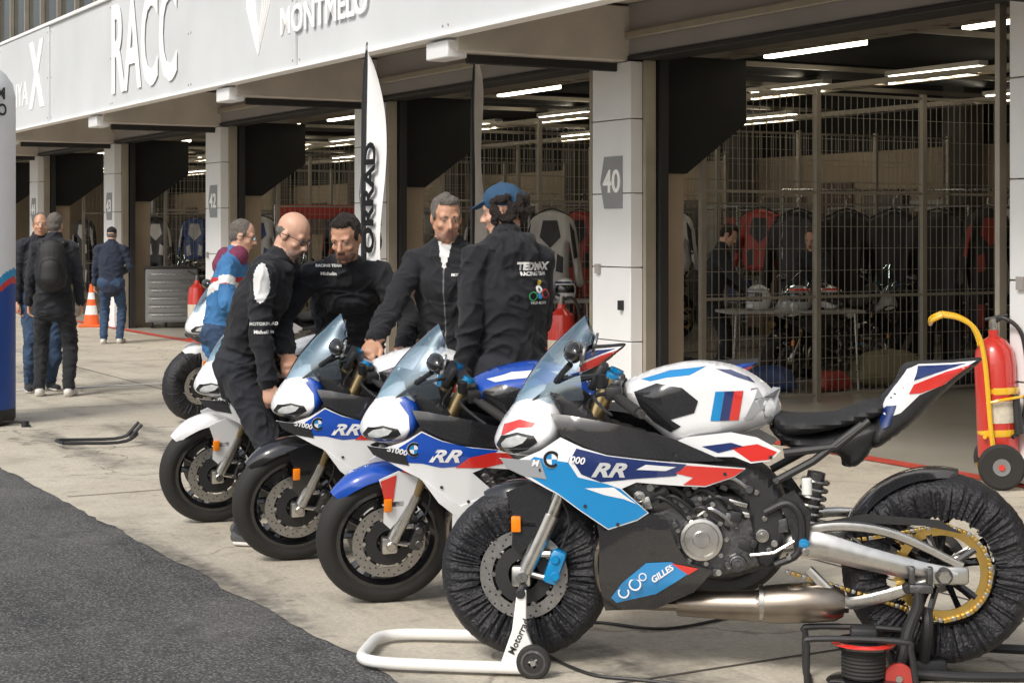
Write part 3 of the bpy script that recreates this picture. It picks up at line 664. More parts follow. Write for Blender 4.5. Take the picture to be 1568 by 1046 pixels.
    for i in range(nu+1):
        u=i/nu
        a=-.04+.265*u-.03*math.sin(u*math.pi); z=.90+.32*u**.95; w=.155*(1-.5*u**2)
        for j in range(nv):
            t=-1+2*j/(nv-1); vs.append((-(a+(.27-.23*u)*abs(t)**2.),w*math.sin(t*1.35)/math.sin(1.35),z+.03*t*t*(1-u)-.10*u**3*t*t))
    for i in range(nu):
        for j in range(nv-1): fs.append((i*nv+j,i*nv+j+1,(i+1)*nv+j+1,(i+1)*nv+j))
    p.add((vs,fs),SCREEN); p.build('windscreen',e)
    p=Part()
    p.add(cbox((-.27,0,1.0),(.03,.17,.1),.01,Matrix.Rotation(-.5,3,'Y')),BLK); 
    for s in (1,-1): p.add(tube([(-.02,.1*s,.9),(-.12,.12*s,.98),(-.26,.06*s,1.0)],.008,6),BLK); p.add(tube([(-.28,.08*s,.96),(-.24,.14*s,.9),(-.3,.1*s,.8)],.006,6,4),BLK)
    p.build('dashboard',e)
    return e
def bike_mat(F,psi,raise_=0.,lean=0.,sc_=1.,pitch=0.):
    return Matrix.Translation(V((F[0],F[1],raise_)))@Matrix.Rotation(math.pi+psi,4,'Z')@Matrix.Rotation(-lean,4,'X')@Matrix.Rotation(pitch,4,'Y')@Matrix.Scale(sc_,4)
motorcycle(bike_mat((.055,6.14),math.radians(-7.0),.03,0,1,.012),'m1',0,True)
motorcycle(bike_mat((-.53,7.12),math.radians(4),0,math.radians(7),.97),'m2',math.radians(12))
motorcycle(bike_mat((-1.03,8.03),math.radians(6),0,math.radians(7),.97),'m3',math.radians(14))
motorcycle(bike_mat((-1.59,9.08),math.radians(8),0,math.radians(7),.97),'s',math.radians(14))
motorcycle(bike_mat((-2.60,13.9),math.radians(38),.02,math.radians(5),.98),'s',math.radians(5),True)
def clone(e,M,name=None):
    n=empty(name or e.name.split('.')[0],M)
    for c in e.children:
        o=c.copy(); scene.collection.objects.link(o); o.parent=n; o.matrix_local=c.matrix_local
    return n
bg=motorcycle(bike_mat(W(4.6,2.9),math.radians(60),0,.1,.97),'g',.2,far=True)
for t,s,r in ((5.2,7.6,50),(6,9.8,70),(3.,12.6,60),(4,17,50),(2.8,1.0,40),(2.4,7.2,30),(2.2,18.5,70)):
    clone(bg,bike_mat(W(t,s),math.radians(r),0,.1,.97))
clone(bg,bike_mat((3.75,17.75),math.radians(60),0,.1,1.0))
# ------------------------------------------------------------------ people
class Fig:
    def __init__(s): s.P=[]
    def rc(s,a,b,ra,rb,lab,flat=1.,side=(1,0,0)): s.P.append(('c',V(a),V(b),ra,rb,lab,flat,V(side).normalized()))
    def el(s,c,r,lab,R=None): s.P.append(('e',V(c),V(r),R if R is not None else Matrix.Identity(3),lab))
    def mesh(s):
        p=Part(); m=BLK
        for q in s.P:
            if q[0]=='e': p.add(ell(q[1],q[2],16 if max(q[2])>.03 else 10,10 if max(q[2])>.03 else 6,q[3]),m)
            else:
                _,a,b,ra,rb,lab,flat,side=q; ax=(b-a); L=ax.length; ax=ax/L if L>1e-6 else V((0,0,1))
                x=(side-ax*side.dot(ax)); x=x.normalized() if x.length>1e-4 else frame(ax)[0]; y=ax.cross(x)
                seg=18; rings=[]
                for t in (90,60,30,0): rings.append((a-ax*ra*math.sin(math.radians(t))*min(1,flat+.3),ra*math.cos(math.radians(t))))
                for t in (0,30,60,90): rings.append((b+ax*rb*math.sin(math.radians(t))*min(1,flat+.3),rb*math.cos(math.radians(t))))
                vs=[];fs=[]
                for c,r in rings:
                    r=max(r,1e-4)
                    for k in range(seg): an=2*math.pi*k/seg; vs.append(c+x*r*math.cos(an)+y*r*flat*math.sin(an))
                for i in range(len(rings)-1):
                    for k in range(seg): l=(k+1)%seg; fs.append((i*seg+k,i*seg+l,(i+1)*seg+l,(i+1)*seg+k))
                fs.append(tuple(range(seg))[::-1]); fs.append(tuple((len(rings)-1)*seg+k for k in range(seg)))
                p.add((vs,fs),m)
        return p
    def sdf(s,X):
        D=[]
        for q in s.P:
            if q[0]=='e':
                R=np.array(q[3]); d=(X-np.array(q[1]))@R; r=np.array(q[2]); k=np.linalg.norm(d/r,axis=1); D.append((k-1)*min(q[2])*1.0)
            else:
                a,b=np.array(q[1]),np.array(q[2]); ab=b-a; L2=ab@ab+1e-12; t=np.clip((X-a)@ab/L2,0,1); d=X-(a+t[:,None]*ab)
                if q[6]!=1.:
                    ax=ab/np.sqrt(L2); sd=np.array(q[7]); x=sd-ax*(sd@ax); x/=np.linalg.norm(x)+1e-9; y=np.cross(ax,x); dy=d@y; d=d+np.outer(dy*(1/q[6]-1),y)
                dd=np.linalg.norm(d,axis=1)-(q[3]+t*(q[4]-q[3])); D.append(dd*(q[6] if q[6]!=1 else 1))
        return np.array(D)
def ik(a,t,l1,l2,pole):
    d=t-a; L=min(d.length,(l1+l2)*.995); d.normalize(); t=a+d*L
    x=(l1*l1-l2*l2+L*L)/(2*L); h=math.sqrt(max(0,l1*l1-x*x)); pl=pole-d*pole.dot(d); pl.normalize(); return a+d*x+pl*h,t
CL=dict(bump=.35,bscale=260,sheen=.1)
PM=dict(skin=mat('skin',(.60,.35,.25),.45,var=.10,nscale=22,bump=.08,bscale=300),skin2=mat('skin_tan',(.53,.285,.185),.45,var=.10,nscale=22,bump=.08,bscale=300),lip=mat('lips',(.42,.19,.15),.45),
 eye=mat('eye_white',(.42,.38,.35),.25),iris=mat('eye_iris',(.02,.014,.01),.15),sole=mat('shoe_sole',(.6,.58,.55),.6),
 black=mat('black_cloth',(.011,.012,.016),.85,var=.3,nscale=6,**CL),dark=mat('dark_cloth',(.018,.02,.027),.85,var=.25,nscale=6,**CL),navy=mat('navy_cloth',(.016,.024,.048),.85,var=.25,nscale=6,**CL),
 jeans=mat('denim',(.03,.06,.12),.85,var=.4,nscale=12,bump=.3,bscale=300),white=mat('white_cloth',(.7,.7,.7),.8),grey=mat('grey_cloth',(.07,.07,.072),.85,var=.2),zip=mat('zip',(.12,.12,.12),.5),
 bluec=mat('blue_cloth',(.04,.16,.36),.8,var=.2),capb=mat('cap_blue',(.025,.075,.15),.85,var=.25,nscale=30,bump=.4,bscale=300),scarf=mat('maroon_cloth',(.16,.03,.07),.9,var=.5,nscale=40),
 hgrey=mat('grey_hair',(.17,.15,.13),.6,var=.6,nscale=90,bump=.9,bscale=160),hdark=mat('dark_hair',(.02,.013,.01),.5,var=.5,nscale=90,bump=.9,bscale=160),beard=mat('beard_stubble',(.19,.11,.08),.7,var=.4,nscale=120,bump=.5,bscale=300),
 stub=mat('grey_stubble',(.38,.25,.2),.6,var=.25,nscale=150,bump=.4,bscale=300),stub2=mat('tan_stubble',(.34,.20,.145),.6,var=.25,nscale=150,bump=.4,bscale=300),redc=mat('red_cloth',(.45,.03,.03),.8),brown=mat('brown_hair',(.06,.035,.02),.55,var=.5,nscale=90,bump=.7,bscale=160))
def cloth_text(part,bvh,body,size,o,right,up,ray,m,bold=.001,raw=None):
    vs,fs=raw if raw else textmesh(body,size,bold); out=[]; right=V(right).normalized(); up=V(up).normalized(); ray=V(ray).normalized()
    for v in vs:
        q=V(o)+right*v[0]+up*v[1]; h=bvh.ray_cast(q-ray*.6,ray,1.2); out.append((h[0]-ray*.007) if h[0] else q)
    part.add((out,fs),m)
def person(name,X,Y,heading,H=1.76,lean=0,curve=0,hy=0,hp=0,hr=0,handL=None,handR=None,feet=((-.11,-.02),(.11,.06)),top='black',legs='black',shoe='dark',hair='hgrey',skin='skin',beard=None,style='short',glasses=False,hood=False,collar=True,extra=None,paintf=None,vox=.0065,build=1.,labels=None,world=True,turn=0.,seedv=0,wr=1.,hs_=.94):
    f=Fig(); k=H/1.76; M=T(X,Y,.006,heading-90,k); Mi=M.inverted()
    rd=math.radians; L1=rd(lean); L2=rd(lean+curve)
    hip=V((0,-.20*math.sin(L1),.93-.03*math.sin(L1))); d1=V((0,math.sin(L1),math.cos(L1))); d2=V((0,math.sin(L2),math.cos(L2)))
    Rt=Matrix.Rotation(rd(turn),3,'Z'); X_=Rt@V((1,0,0)); F_=Rt@V((0,1,0))
    waist=hip+d1*.10; chest=hip+d1*.30; nb=chest+d2*.235; b=build
    f.rc(hip-V((0,0,.06)),waist,.165*b,.158*b,'top',.70,(1,0,0)); f.rc(waist,chest,.156*b,.176*b,'top',.68,X_); f.rc(chest,nb-d2*.10,.176*b,.158*b,'top',.66,X_)
    f.rc(nb-d2*.075-X_*.10,nb-d2*.075+X_*.10,.075,.075,'top')
    f.el(chest+d2*.06+F_*.05,(.15*b,.085,.12),'top')
    sh={}
    for s,n in((-1,'L'),(1,'R')):
        S=nb-d2*.066+X_*(.168*s*b); sh[n]=S; f.rc(nb-d2*.012,S,.052,.062,'top'); f.el(S-d2*.004,(.064,.070,.066),'top')
    f.rc(hip+V((-.075,0,-.03)),hip+V((.075,0,-.03)),.115*b,.115*b,'legs',1)
    for s,(fx,fy) in zip((-1,1),feet):
        hj=hip+V((.09*s,0,-.04)); an=V((fx,fy,.09)); kn,_=ik(hj,an,.435,.425,V((.15*s,1,0)))
        f.rc(hj,kn,.094,.066,'legs'); f.rc(kn,an,.066,.054,'legs'); f.el(kn-V((0,.01,.14)),(.058,.064,.12),'legs')
        toe=V((fx+.03*s,fy+.17,.032)); f.rc(an+V((0,-.035,-.05)),toe,.042,.036,'shoe',.9,(1,0,0)); f.rc(an,an+V((0,0.03,-.045)),.045,.045,'shoe'); f.rc(V((fx,fy-.035,.012)),toe+V((0,.006,-.02)),.045,.042,'sole',.3,(1,0,0))
    for s,n,tg in((-1,'L',handL),(1,'R',handR)):
        S=sh[n]
        if tg is None: w=S+V((.07*s,.06,-.52))
        else: w=(Mi@V(tg)) if world else V(tg)
        el,w=ik(S,w,.285,.25,V((.35*s,-1,-.25)) if tg is None or w.z<S.z-.35 and (w-S).length>.45 else V((.7*s,-.6,-.4)))
        f.rc(S,el,.060,.051,'top'); f.rc(el,w,.052,.041,'top'); f.rc(w-(w-el).normalized()*.035,w-(w-el).normalized()*.012,.044,.043,'top'); f.rc(w-(w-el).normalized()*.01,w+(w-el).normalized()*.02,.030,.027,'skin')
        d=(w-el).normalized(); 
        if tg is not None and w.y>.25: d=(d+V((0,.3,-.25))).normalized()
        sd=V((0,1,0)) if (tg is None or w.y<.25) else V((1*-s,0,0)); sd=(sd-d*sd.dot(d)).normalized(); pn=d.cross(sd)*s
        if (tg is None or w.y<.25) and pn.x*s>0: pn=-pn
        if not(tg is None or w.y<.25) and pn.z>0: pn=-pn
        f.rc(w+d*.02,w+d*.085,.034,.041,'skin',.42,sd)
        for i,(o,l) in enumerate(((.031,.068),(.0105,.077),(-.0105,.071),(-.031,.056))):
            p0=w+d*.088+sd*o; a1=.35+.1*i; p1=p0+(d*math.cos(a1)+pn*math.sin(a1))*l*.55; p2=p1+(d*math.cos(a1+.65)+pn*math.sin(a1+.65))*l*.5
            f.rc(p0-d*.02,p1,.0105,.0095,'skin'); f.rc(p1,p2,.0095,.008,'skin')
        t0=w+d*.035+sd*.028; t1=t0+(d*.7+sd*.6+pn*.25).normalized()*.045; t2=t1+(d*.95+pn*.3).normalized()*.034
        f.rc(t0,t1,.0135,.0115,'skin'); f.rc(t1,t2,.0115,.009,'skin')
    nd=(d2+V((0,0,1.2))).normalized(); hc=nb+nd*.145+F_*(.028+.03*math.sin(rd(max(0,hp))))
    R0=Matrix.Rotation(rd(hy),3,'Z')@Matrix.Rotation(rd(-hp),3,'X')@Matrix.Rotation(rd(hr),3,'Y'); R=R0
    g_=hs_
    h=lambda x,y,z: hc+R@V((x*g_,y*g_,z*g_)); hs=hc+R@V((0,-.02,-.05))
    f.rc(nb-nd*.03,hs,.057,.052,'skin')
    if collar: f.rc(nb-nd*.045,nb+nd*.03,.082,.069,'top')
    if hood:
        f.rc(nb+V((-.06,-.06,-.005)),nb+V((.06,-.06,-.005)),.052,.052,'top'); f.rc(nb+V((-.08,-.03,.015)),nb+V((-.055,.075,-.03)),.034,.026,'top'); f.rc(nb+V((.08,-.03,.015)),nb+V((.055,.075,-.03)),.034,.026,'top'); f.el(nb+V((0,-.095,-.06)),(.095,.05,.09),'top')
    E=lambda c,r,l: f.el(h(*c),tuple(q*g_ for q in r),l,R)
    E((0,-.012,.036),(.073,.094,.086),'skin'); E((0,.016,-.028),(.062,.070,.078),'skin'); E((0,.028,-.078),(.050,.050,.036),'skin'); E((0,.062,-.103),(.019,.018,.016),'skin')
    for s in(-1,1): f.rc(h(.052*s,.0,-.045),h(.024*s,.055,-.098),.018,.014,'skin')
    f.rc(h(0,.088,.006),h(0,.108,-.030),.0075,.0115,'skin'); E((-.011,.097,-.035),(.009,.010,.0075),'skin'); E((.011,.097,-.035),(.009,.010,.0075),'skin')
    f.rc(h(-.036,.068,.024),h(.036,.068,.024),.0155,.0155,'skin')
    for s in(-1,1):
        E((.040*s,.057,-.028),(.020,.021,.017),'skin'); E((.075*s,-.006,-.006),(.010,.019,.030),'skin'); f.rc(h(.017*s,.0865,.023),h(.044*s,.0755,.025),.0040,.0032,'brow')
        E((.030*s,.0755,.0035),(.0115,.0085,.0052),'eye'); E((.030*s,.0800,.0035),(.0046,.0050,.0046),'iris')
    f.rc(h(-.020,.084,-.063),h(.020,.084,-.063),.0058,.0058,'lip',.8); f.rc(h(-.014,.084,-.071),h(.014,.084,-.071),.006,.006,'lip',.8)
    if style in('short','receding','long'):
        E((0,-.024,.044),(.0785,.094,.085),'hair'); E((0,-.05,.0),(.072,.062,.068),'hair')
        for s in(-1,1): E((.066*s,.002,.03),(.0125,.032,.034),'hair')
        if style=='short':
            E((0,.030,.095),(.052,.045,.024),'hair'); f.rc(h(-.034,.04,.103),h(.034,.046,.098),.018,.018,'hair'); f.rc(h(.0,-.02,.115),h(.01,.03,.118),.022,.018,'hair')
        if style=='long':
            f.rc(h(0,-.06,.02),h(0,-.075,-.14),.07,.045,'hair')
            for s in(-1,1): f.rc(h(.062*s,-.01,.03),h(.07*s,.0,-.13),.028,.022,'hair')
    if style=='bald':
        for s in(-1,1): E((.064*s,-.03,.0),(.012,.045,.028),'hair')
        E((0,-.07,-.005),(.058,.034,.033),'hair')
    if 'cap' in style:
        E((0,-.008,.056),(.082,.100,.076),'cap'); f.rc(h(0,.075,.052),h(0,.128,.034),.066,.050,'cap',.13,R@V((1,0,0))); E((0,-.008,.133),(.01,.01,.008),'cap')
        if style=='curlycap':
            r_=random.Random(4)
            for i in range(150):
                a=r_.uniform(-2.7,2.7); z=r_.uniform(-.055,.062); rr=.094*(1-.2*max(0,-z/.06)); x,y=rr*math.sin(a)*.95,-rr*math.cos(a)*1.18-.008
                if y>.03: continue
                f.el(h(x,y,z),(r_.uniform(.012,.02),)*3,'hair')
        else: E((0,-.04,.005),(.077,.07,.05),'hair')
    if beard: E((0,.032,-.080),(.0545,.0525,.040),'beard'); f.rc(h(-.018,.091,-.052),h(.018,.091,-.052),.0055,.0055,'beard'); 
    if extra: extra(f,dict(nb=nb,chest=chest,hip=hip,h=h,R=R,sh=sh,d2=d2))
    p=f.mesh(); e=empty(name,M)
    o=p.build('body',None,recalc=False); rm=o.modifiers.new('r','REMESH'); rm.mode='VOXEL'; rm.voxel_size=vox; rm.use_smooth_shade=True
    sm=o.modifiers.new('s','SMOOTH'); sm.factor=.5; sm.iterations=2
    dg=bpy.context.evaluated_depsgraph_get(); me=bpy.data.meshes.new_from_object(o.evaluated_get(dg)); old=o.data; o.modifiers.clear(); o.data=me; bpy.data.meshes.remove(old); o.parent=e
    labs=[q[-1] if q[0]=='e' else q[5] for q in f.P]
    n=len(me.vertices); X0=np.empty(n*3); me.vertices.foreach_get('co',X0); X0=X0.reshape(-1,3); Nn=np.array([v.normal[:] for v in me.vertices])
    D0=f.sdf(X0); vl=D0.argmin(0); cloth=np.array([l in('top','legs') for l in labs])[vl]
    ed=np.array([e_.vertices[:] for e_ in me.edges]); deg=np.bincount(ed.ravel(),minlength=n).astype(float)
    for it in range(int(7*.0065/vox)+1):
        S_=np.zeros_like(X0)
        for c_ in range(3): S_[:,c_]=np.bincount(ed[:,0],X0[ed[:,1],c_],n)+np.bincount(ed[:,1],X0[ed[:,0],c_],n)
        A_=S_/np.maximum(deg,1)[:,None]; X0[cloth]=X0[cloth]*.45+A_[cloth]*.55
    for i in np.nonzero(cloth)[0]:
        x,y,z=X0[i]; wv=noise.noise(V((x*4+seedv,y*4,z*4)))*2.2
        q=V((x*6+seedv+wv*.5,y*6+wv*.4,z*11+wv)); w=(1-abs(noise.noise(q)))**5*.014*wr
        q2=V((x*13+wv,y*13-wv+seedv,z*14)); w+=(1-abs(noise.noise(q2)))**6*.007*wr
        X0[i]+=Nn[i]*(w-.003)
    hm=np.array([l=='hair' for l in labs])[vl]
    for i in np.nonzero(hm)[0]: X0[i]+=Nn[i]*noise.noise(V(X0[i]*60))*.005
    me.vertices.foreach_set('co',X0.ravel())
    nf=len(me.polygons); C=np.empty(nf*3); me.polygons.foreach_get('center',C); C=C.reshape(-1,3)
    fl=[labs[i] for i in f.sdf(C).argmin(0)]
    cols=dict(top=top,legs=legs,shoe=shoe,sole='sole',hair=hair,brow=hair,skin=skin,lip='lip',eye='eye',cap='capb',beard=beard or 'beard'); 
    if labels: cols.update(labels)
    if paintf: fl=[paintf(c,l,dict(nb=nb,hip=hip,sh=sh)) for c,l in zip(C,fl)]
    names=sorted(set(fl)); me.materials.clear()
    for l in names: me.materials.append(PM[cols.get(l,l)])
    ix={l:i for i,l in enumerate(names)}; me.polygons.foreach_set('material_index',[ix[l] for l in fl]); me.polygons.foreach_set('use_smooth',[True]*nf); me.update()
    if glasses:
        g=Part()
        for s in(-1,1):
            pts=[h(.032*s+.022*math.cos(t),.099-.012*abs(math.cos(t))*(1 if math.cos(t)*s>0 else 0),.002+.015*math.sin(t)) for t in np.linspace(0,2*math.pi,15)]
            g.add(tube(pts,.0018,6),BLKG); g.add(tube([h(.054*s,.087,.006),h(.080*s,.03,.008),h(.084*s,-.02,-.002)],.0018,6,3),BLKG)
            g.add((pts[:-1],[tuple(range(14))]),SPEC)
        g.add(tube([h(-.010,.100,.005),h(0,.106,.007),h(.010,.100,.005)],.0018,6),BLKG); g.build('glasses',e,recalc=False)
    bv=BVHTree.FromPolygons([tuple(x) for x in X0],[tuple(q.vertices) for q in me.polygons])
    return e,bv,dict(nb=nb,chest=chest,hip=hip,h=h,sh=sh)
def pf1(c,l,g):
    if l=='top':
        s=g['sh']['R']
        if ((c[0]-s.x-.04)/.09)**2+((c[1]-s.y-.01)/.04)**2+((c[2]-s.z+.04)/.10)**2<1: return 'white'
    return l
e,bv,g=person('man',-1.30,8.50,-10,1.73,17,11,hy=-12,hp=30,handL=(-1.33,8.75,.80),handR=(-1.19,8.30,.76),feet=((-.11,-.08),(.11,.0)),hood=True,hair='hgrey',style='bald',skin='skin',beard='stub',glasses=True,top='black',legs='dark',shoe='grey',paintf=pf1,seedv=1)
q=Part(); s=g['sh']['R']
cloth_text(q,bv,'MOTORRAD',.022,s+V((0,.02,-.24)),(0,1,0),(0,0,1),(-1,0,0),WP); cloth_text(q,bv,'Michelin',.024,s+V((0,.02,-.28)),(0,1,0),(0,0,1),(-1,0,0),WP); q.build('lettering',e,recalc=False)
e,bv,g=person('man',-.86,8.86,-86,1.80,30,14,hy=-20,hp=22,hr=0,handL=(-.54,8.42,.98),handR=(-1.12,8.45,.95),hair='hdark',style='short',skin='skin2',beard='beard',top='black',seedv=2,build=1.03)
q=Part(); cloth_text(q,bv,'RACING TEAM',.02,g['chest']+V((.085,.2,.17)),(-1,0,0),(0,.4,1),(0,-1,0),WP); cloth_text(q,bv,'Michelin',.024,g['chest']+V((.085,.2,.13)),(-1,0,0),(0,.4,1),(0,-1,0),WP); q.build('lettering',e,recalc=False)
def pf3(c,l,g):
    nb=g['nb']
    if l=='top' and c[1]>nb.y+.03:
        dz=nb.z+.03-c[2]
        if 0<dz<.13 and abs(c[0])<.032*(1-dz/.14)+.004: return 'white'
        if abs(c[0])<.004 and dz>=.13: return 'zip'
    return l
e,bv,g=person('man',-.31,8.48,-100,1.77,4,5,hy=26,hp=12,handR=(-.66,8.12,1.04),handL=(-.10,8.36,.86),hair='hgrey',style='short',skin='skin2',beard='stub2',top='black',paintf=pf3,seedv=3,build=.97)
q=Part(); cloth_text(q,bv,'MOTORRAD',.018,g['chest']+V((-.09,.2,.1)),(-1,0,0),(0,0,1),(0,-1,0),WP); q.build('lettering',e,recalc=False)
e,bv,g=person('man',.0,7.72,116,1.80,2,9,hy=46,hp=8,handL=(-.22,7.64,.90),handR=(.0,8.0,.98),hair='hdark',style='curlycap',skin='skin',hood=True,top='black',legs='dark',seedv=4,build=.98,hs_=.97)
q=Part(); c=g['chest']
cloth_text(q,bv,'TEDMAX',.045,c+V((.07,-.2,.13)),(1,0,0),(0,0,1),(0,1,0),WP,.003); cloth_text(q,bv,'RACING TEAM',.024,c+V((.07,-.2,.098)),(1,0,0),(0,0,1),(0,1,0),WP)
def ring(cx,cz,r,w): 
    vs=[];fs=[]
    for i in range(20):
        a=2*math.pi*i/20; vs+=[(cx+r*math.cos(a),cz+r*math.sin(a)),(cx+(r-w)*math.cos(a),cz+(r-w)*math.sin(a))]
    return vs,[(2*i,2*i+1,(2*i+3)%40,(2*i+2)%40) for i in range(20)]
for cx,cz,r,w,m in ((-.035,-.03,.022,.006,mat('print_green',(.05,.4,.15),.7)),(.035,-.02,.022,.006,mat('print_red',(.6,.04,.04),.7)),(0,0,.018,.012,WP),(.005,.03,.012,.011,mat('print_yellow',(.7,.5,.05),.7)),(.0,-.03,.012,.01,LBLUE)):
    cloth_text(q,bv,'',0,c+V((.08,-.2,.03)),(1,0,0),(0,0,1),(0,1,0),m,raw=ring(cx,cz,r,w))
cloth_text(q,bv,'WILD RIDERS',.016,c+V((.08,-.2,-.03)),(1,0,0),(0,0,1),(0,1,0),WP,.0005); q.build('lettering',e,recalc=False)
def pf5(c,l,g):
    if l=='top':
        if abs(c[2]-1.16-.5*abs(c[0]))<.035: return 'white'
        if abs(c[2]-1.28)<.02: return 'redc'
    return l
def ex5(f,g): f.rc(g['nb']+V((-.05,-.02,.0)),g['nb']+V((.05,.03,.0)),.075,.075,'scarf'); f.rc(g['nb']+V((0,-.08,-.06)),g['nb']+V((0,-.07,0)),.09,.07,'scarf')
person('man',-1.95,11.5,-2,1.68,10,6,hp=14,hair='hgrey',style='receding',top='bluec',legs='jeans',glasses=True,paintf=pf5,extra=ex5,vox=.008,seedv=5,handR=(-1.7,11.3,.95),handL=(-1.65,11.7,.95))
person('man',-4.62,16.6,-62,1.77,0,3,hy=-10,hair='hgrey',style='receding',top='dark',legs='jeans',skin='skin2',vox=.010,seedv=6)
def ex7(f,g):
    c=g['chest']; f.rc(c+V((0,-.19,-.12)),c+V((0,-.17,.14)),.15,.13,'pack',.6,(1,0,0)); f.rc(c+V((0,-.27,-.12)),c+V((0,-.26,0)),.10,.09,'pack',.5,(1,0,0))
    for s in(-1,1): f.rc(g['nb']+V((.1*s,-.09,-.02)),g['nb']+V((.12*s,.06,-.04)),.03,.03,'pack')
PM['pack']=mat('backpack_nylon',(.008,.008,.009),.5,bump=.3,bscale=200)
person('man',-4.33,16.05,98,1.76,2,4,hy=-8,hair='hgrey',style='short',top='dark',legs='black',shoe='sole',extra=ex7,vox=.010,seedv=7,feet=((-.13,0),(.14,-.05)))
person('man',-5.57,23.6,92,1.65,0,4,hair='hgrey',style='cap',top='navy',legs='jeans',shoe='sole',vox=.013,seedv=8,labels={'cap':'black'},build=1.1,handR=(-5.45,23.8,1.0))
person('man',2.05,17.2,-20,1.68,10,8,hp=30,hair='hdark',style='short',top='dark',legs='black',vox=.011,seedv=9,handR=(2.4,16.95,.95),handL=(2.4,17.3,.95))
person('woman',3.2,18.0,-115,1.62,8,6,hp=22,hair='brown',style='long',top='dark',legs='black',vox=.011,seedv=10,build=.9,handR=(2.95,17.6,.95),handL=(3.2,17.6,.9))
person('man',-.15,21.9,-60,1.72,6,4,hp=15,hair='hdark',style='short',top='grey',legs='jeans',vox=.014,seedv=11)
person('man',-4.4,27.5,-30,1.74,12,6,hp=20,hair='hdark',style='short',top='grey',legs='jeans',vox=.015,seedv=12)
# ------------------------------------------------------------------ props
e=empty('front_paddock_stand',bike_mat((.055,6.14),math.radians(-7.0)))
p=Part(); WST=mat('stand_white',(.8,.8,.78),.4,var=.06)
p.add(tube([(-.02,.23,.035),(.35,.225,.035),(.50,.21,.035),(.575,.15,.035),(.585,0,.035),(.575,-.15,.035),(.50,-.21,.035),(.35,-.225,.035),(-.02,-.23,.035)],.021,12,5),WST)
p.build('base_frame',e); p=Part()
for s in(1,-1):
    y=.2*s
    vs=[(x,y+o,z) for o in(-.012,.012) for x,z in((-.075,.03),(.075,.03),(.03,.16),(.012,.3),(-.02,.3),(-.02,.16))]
    p.add((vs,[(0,1,2,3,4,5),(11,10,9,8,7,6)]+[(i,(i+1)%6,6+(i+1)%6,6+i) for i in range(6)]),WST)
    p.add(cyl((-.0,.11*s,.29),(-.0,.22*s,.29),.018,12),BLK)
p.build('uprights',e,bevel=.004); p=Part()
for s in(1,-1):
    p.add(lathe([(.018,-.014),(.052,-.014),(.06,-.008),(.06,.008),(.052,.014),(.018,.014)],(-.05,.245*s,.061),(0,1,0),28,True),RUB)
    p.add(lathe([(.044,-.010),(.044,.0155),(.036,.017),(.036,-.010)],(-.05,.245*s,.061),(0,1,0),24,True),DALU)
    for i in range(5): a=i*1.257; p.add(tube([(-.05,.245*s+.008*s,.061),(-.05+.04*math.cos(a),.245*s+.008*s,.061+.04*math.sin(a))],.006,6),DALU)
    p.add(cyl((-.05,.2*s,.061),(-.05,.265*s,.061),.01,10),STEEL)
p.build('castors',e)
vs,fs=textmesh('Motorrad',.034,.0006); p=Part(); a_=math.radians(66); p.add(([(.005-(v.x*math.cos(a_)-v.y*math.sin(a_)),.2145,.14+(v.x*math.sin(a_)+v.y*math.cos(a_))) for v in vs],fs),BLK); p.build('lettering',e,recalc=False)
e=empty('rear_paddock_stand',bike_mat((.055,6.14),math.radians(-7.0)))
p=Part()
for s in(1,-1):
    y=.2*s
    p.add(tube([(-1.36,y,.33),(-1.36,y,.28),(-1.33,y,.2),(-1.29,y*1.1,.06)],[.016,.02,.022,.02],10,4),BLK)
    p.add(cbox((-1.37,y,.34),(.08,.03,.03),.006),DALU); p.add(cbox((-1.34,y,.385),(.02,.028,.06),.005),DALU); p.add(cbox((-1.40,y,.385),(.02,.028,.06),.005),DALU)
    p.add(tube([(-1.29,y*1.1,.06),(-1.5,y*1.1,.05),(-1.85,y*.9,.05)],.017,10,4),BLK)
    p.add(lathe([(.012,-.014),(.045,-.014),(.05,-.008),(.05,.008),(.045,.014),(.012,.014)],(-1.29,y*1.3,.05),(0,1,0),24,True),mat('red_rubber',(.45,.05,.04),.5)); p.add(cyl((-1.29,y*1.1,.05),(-1.29,y*1.4,.05),.012,10),STEEL)
p.add(tube([(-1.29,.22,.06),(-1.29,-.22,.06)],.018,10),BLK); p.add(tube([(-1.85,.18,.05),(-1.9,0,.05),(-1.85,-.18,.05)],.018,10,4),ALU)
p.build('stand_frame',e)
e=empty('cable_reel',T(1.19,5.75,.006,-8))
p=Part()
for y in(-.07,.11):
    p.add(tube([(-.18,y,.0),(-.19,y,.03),(-.19,y,.15),(-.17,y,.18),(.12,y,.18),(.15,y,.15),(.17,y,.03),(.19,y,.012)],.011,8,4),BLK)
p.add(tube([(-.18,-.07,.012),(-.18,.11,.012)],.011,8),BLK); p.add(tube([(.18,-.07,.012),(.18,.11,.012)],.011,8),BLK)
p.build('reel_frame',e); p=Part()
p.add(lathe([(.02,0),(.115,0),(.125,.006),(.115,.014),(.06,.02),(.055,.06),(.06,.12),(.105,.128),(.11,.136),(.1,.142),(.02,.142)],(0,0,.02),(0,0,1),36),BLKG)
p.add(lathe([(.099,.1425),(.109,.139),(.109,.134),(.09,.143)],(0,0,.0215),(0,0,1),36),RED)
for i in range(8): p.add(lathe([(.068+.007*math.cos(t),.007*math.sin(t)) for t in np.linspace(0,2*math.pi,7)[:-1]],(0,0,.05+.0125*i),(0,0,1),28,True),RUB)
p.add(cbox((.0,0,.185),(.09,.07,.05),.01),BLK); p.add(cyl((0,0,.16),(0,0,.2),.03,14),RED)
p.build('drum',e)
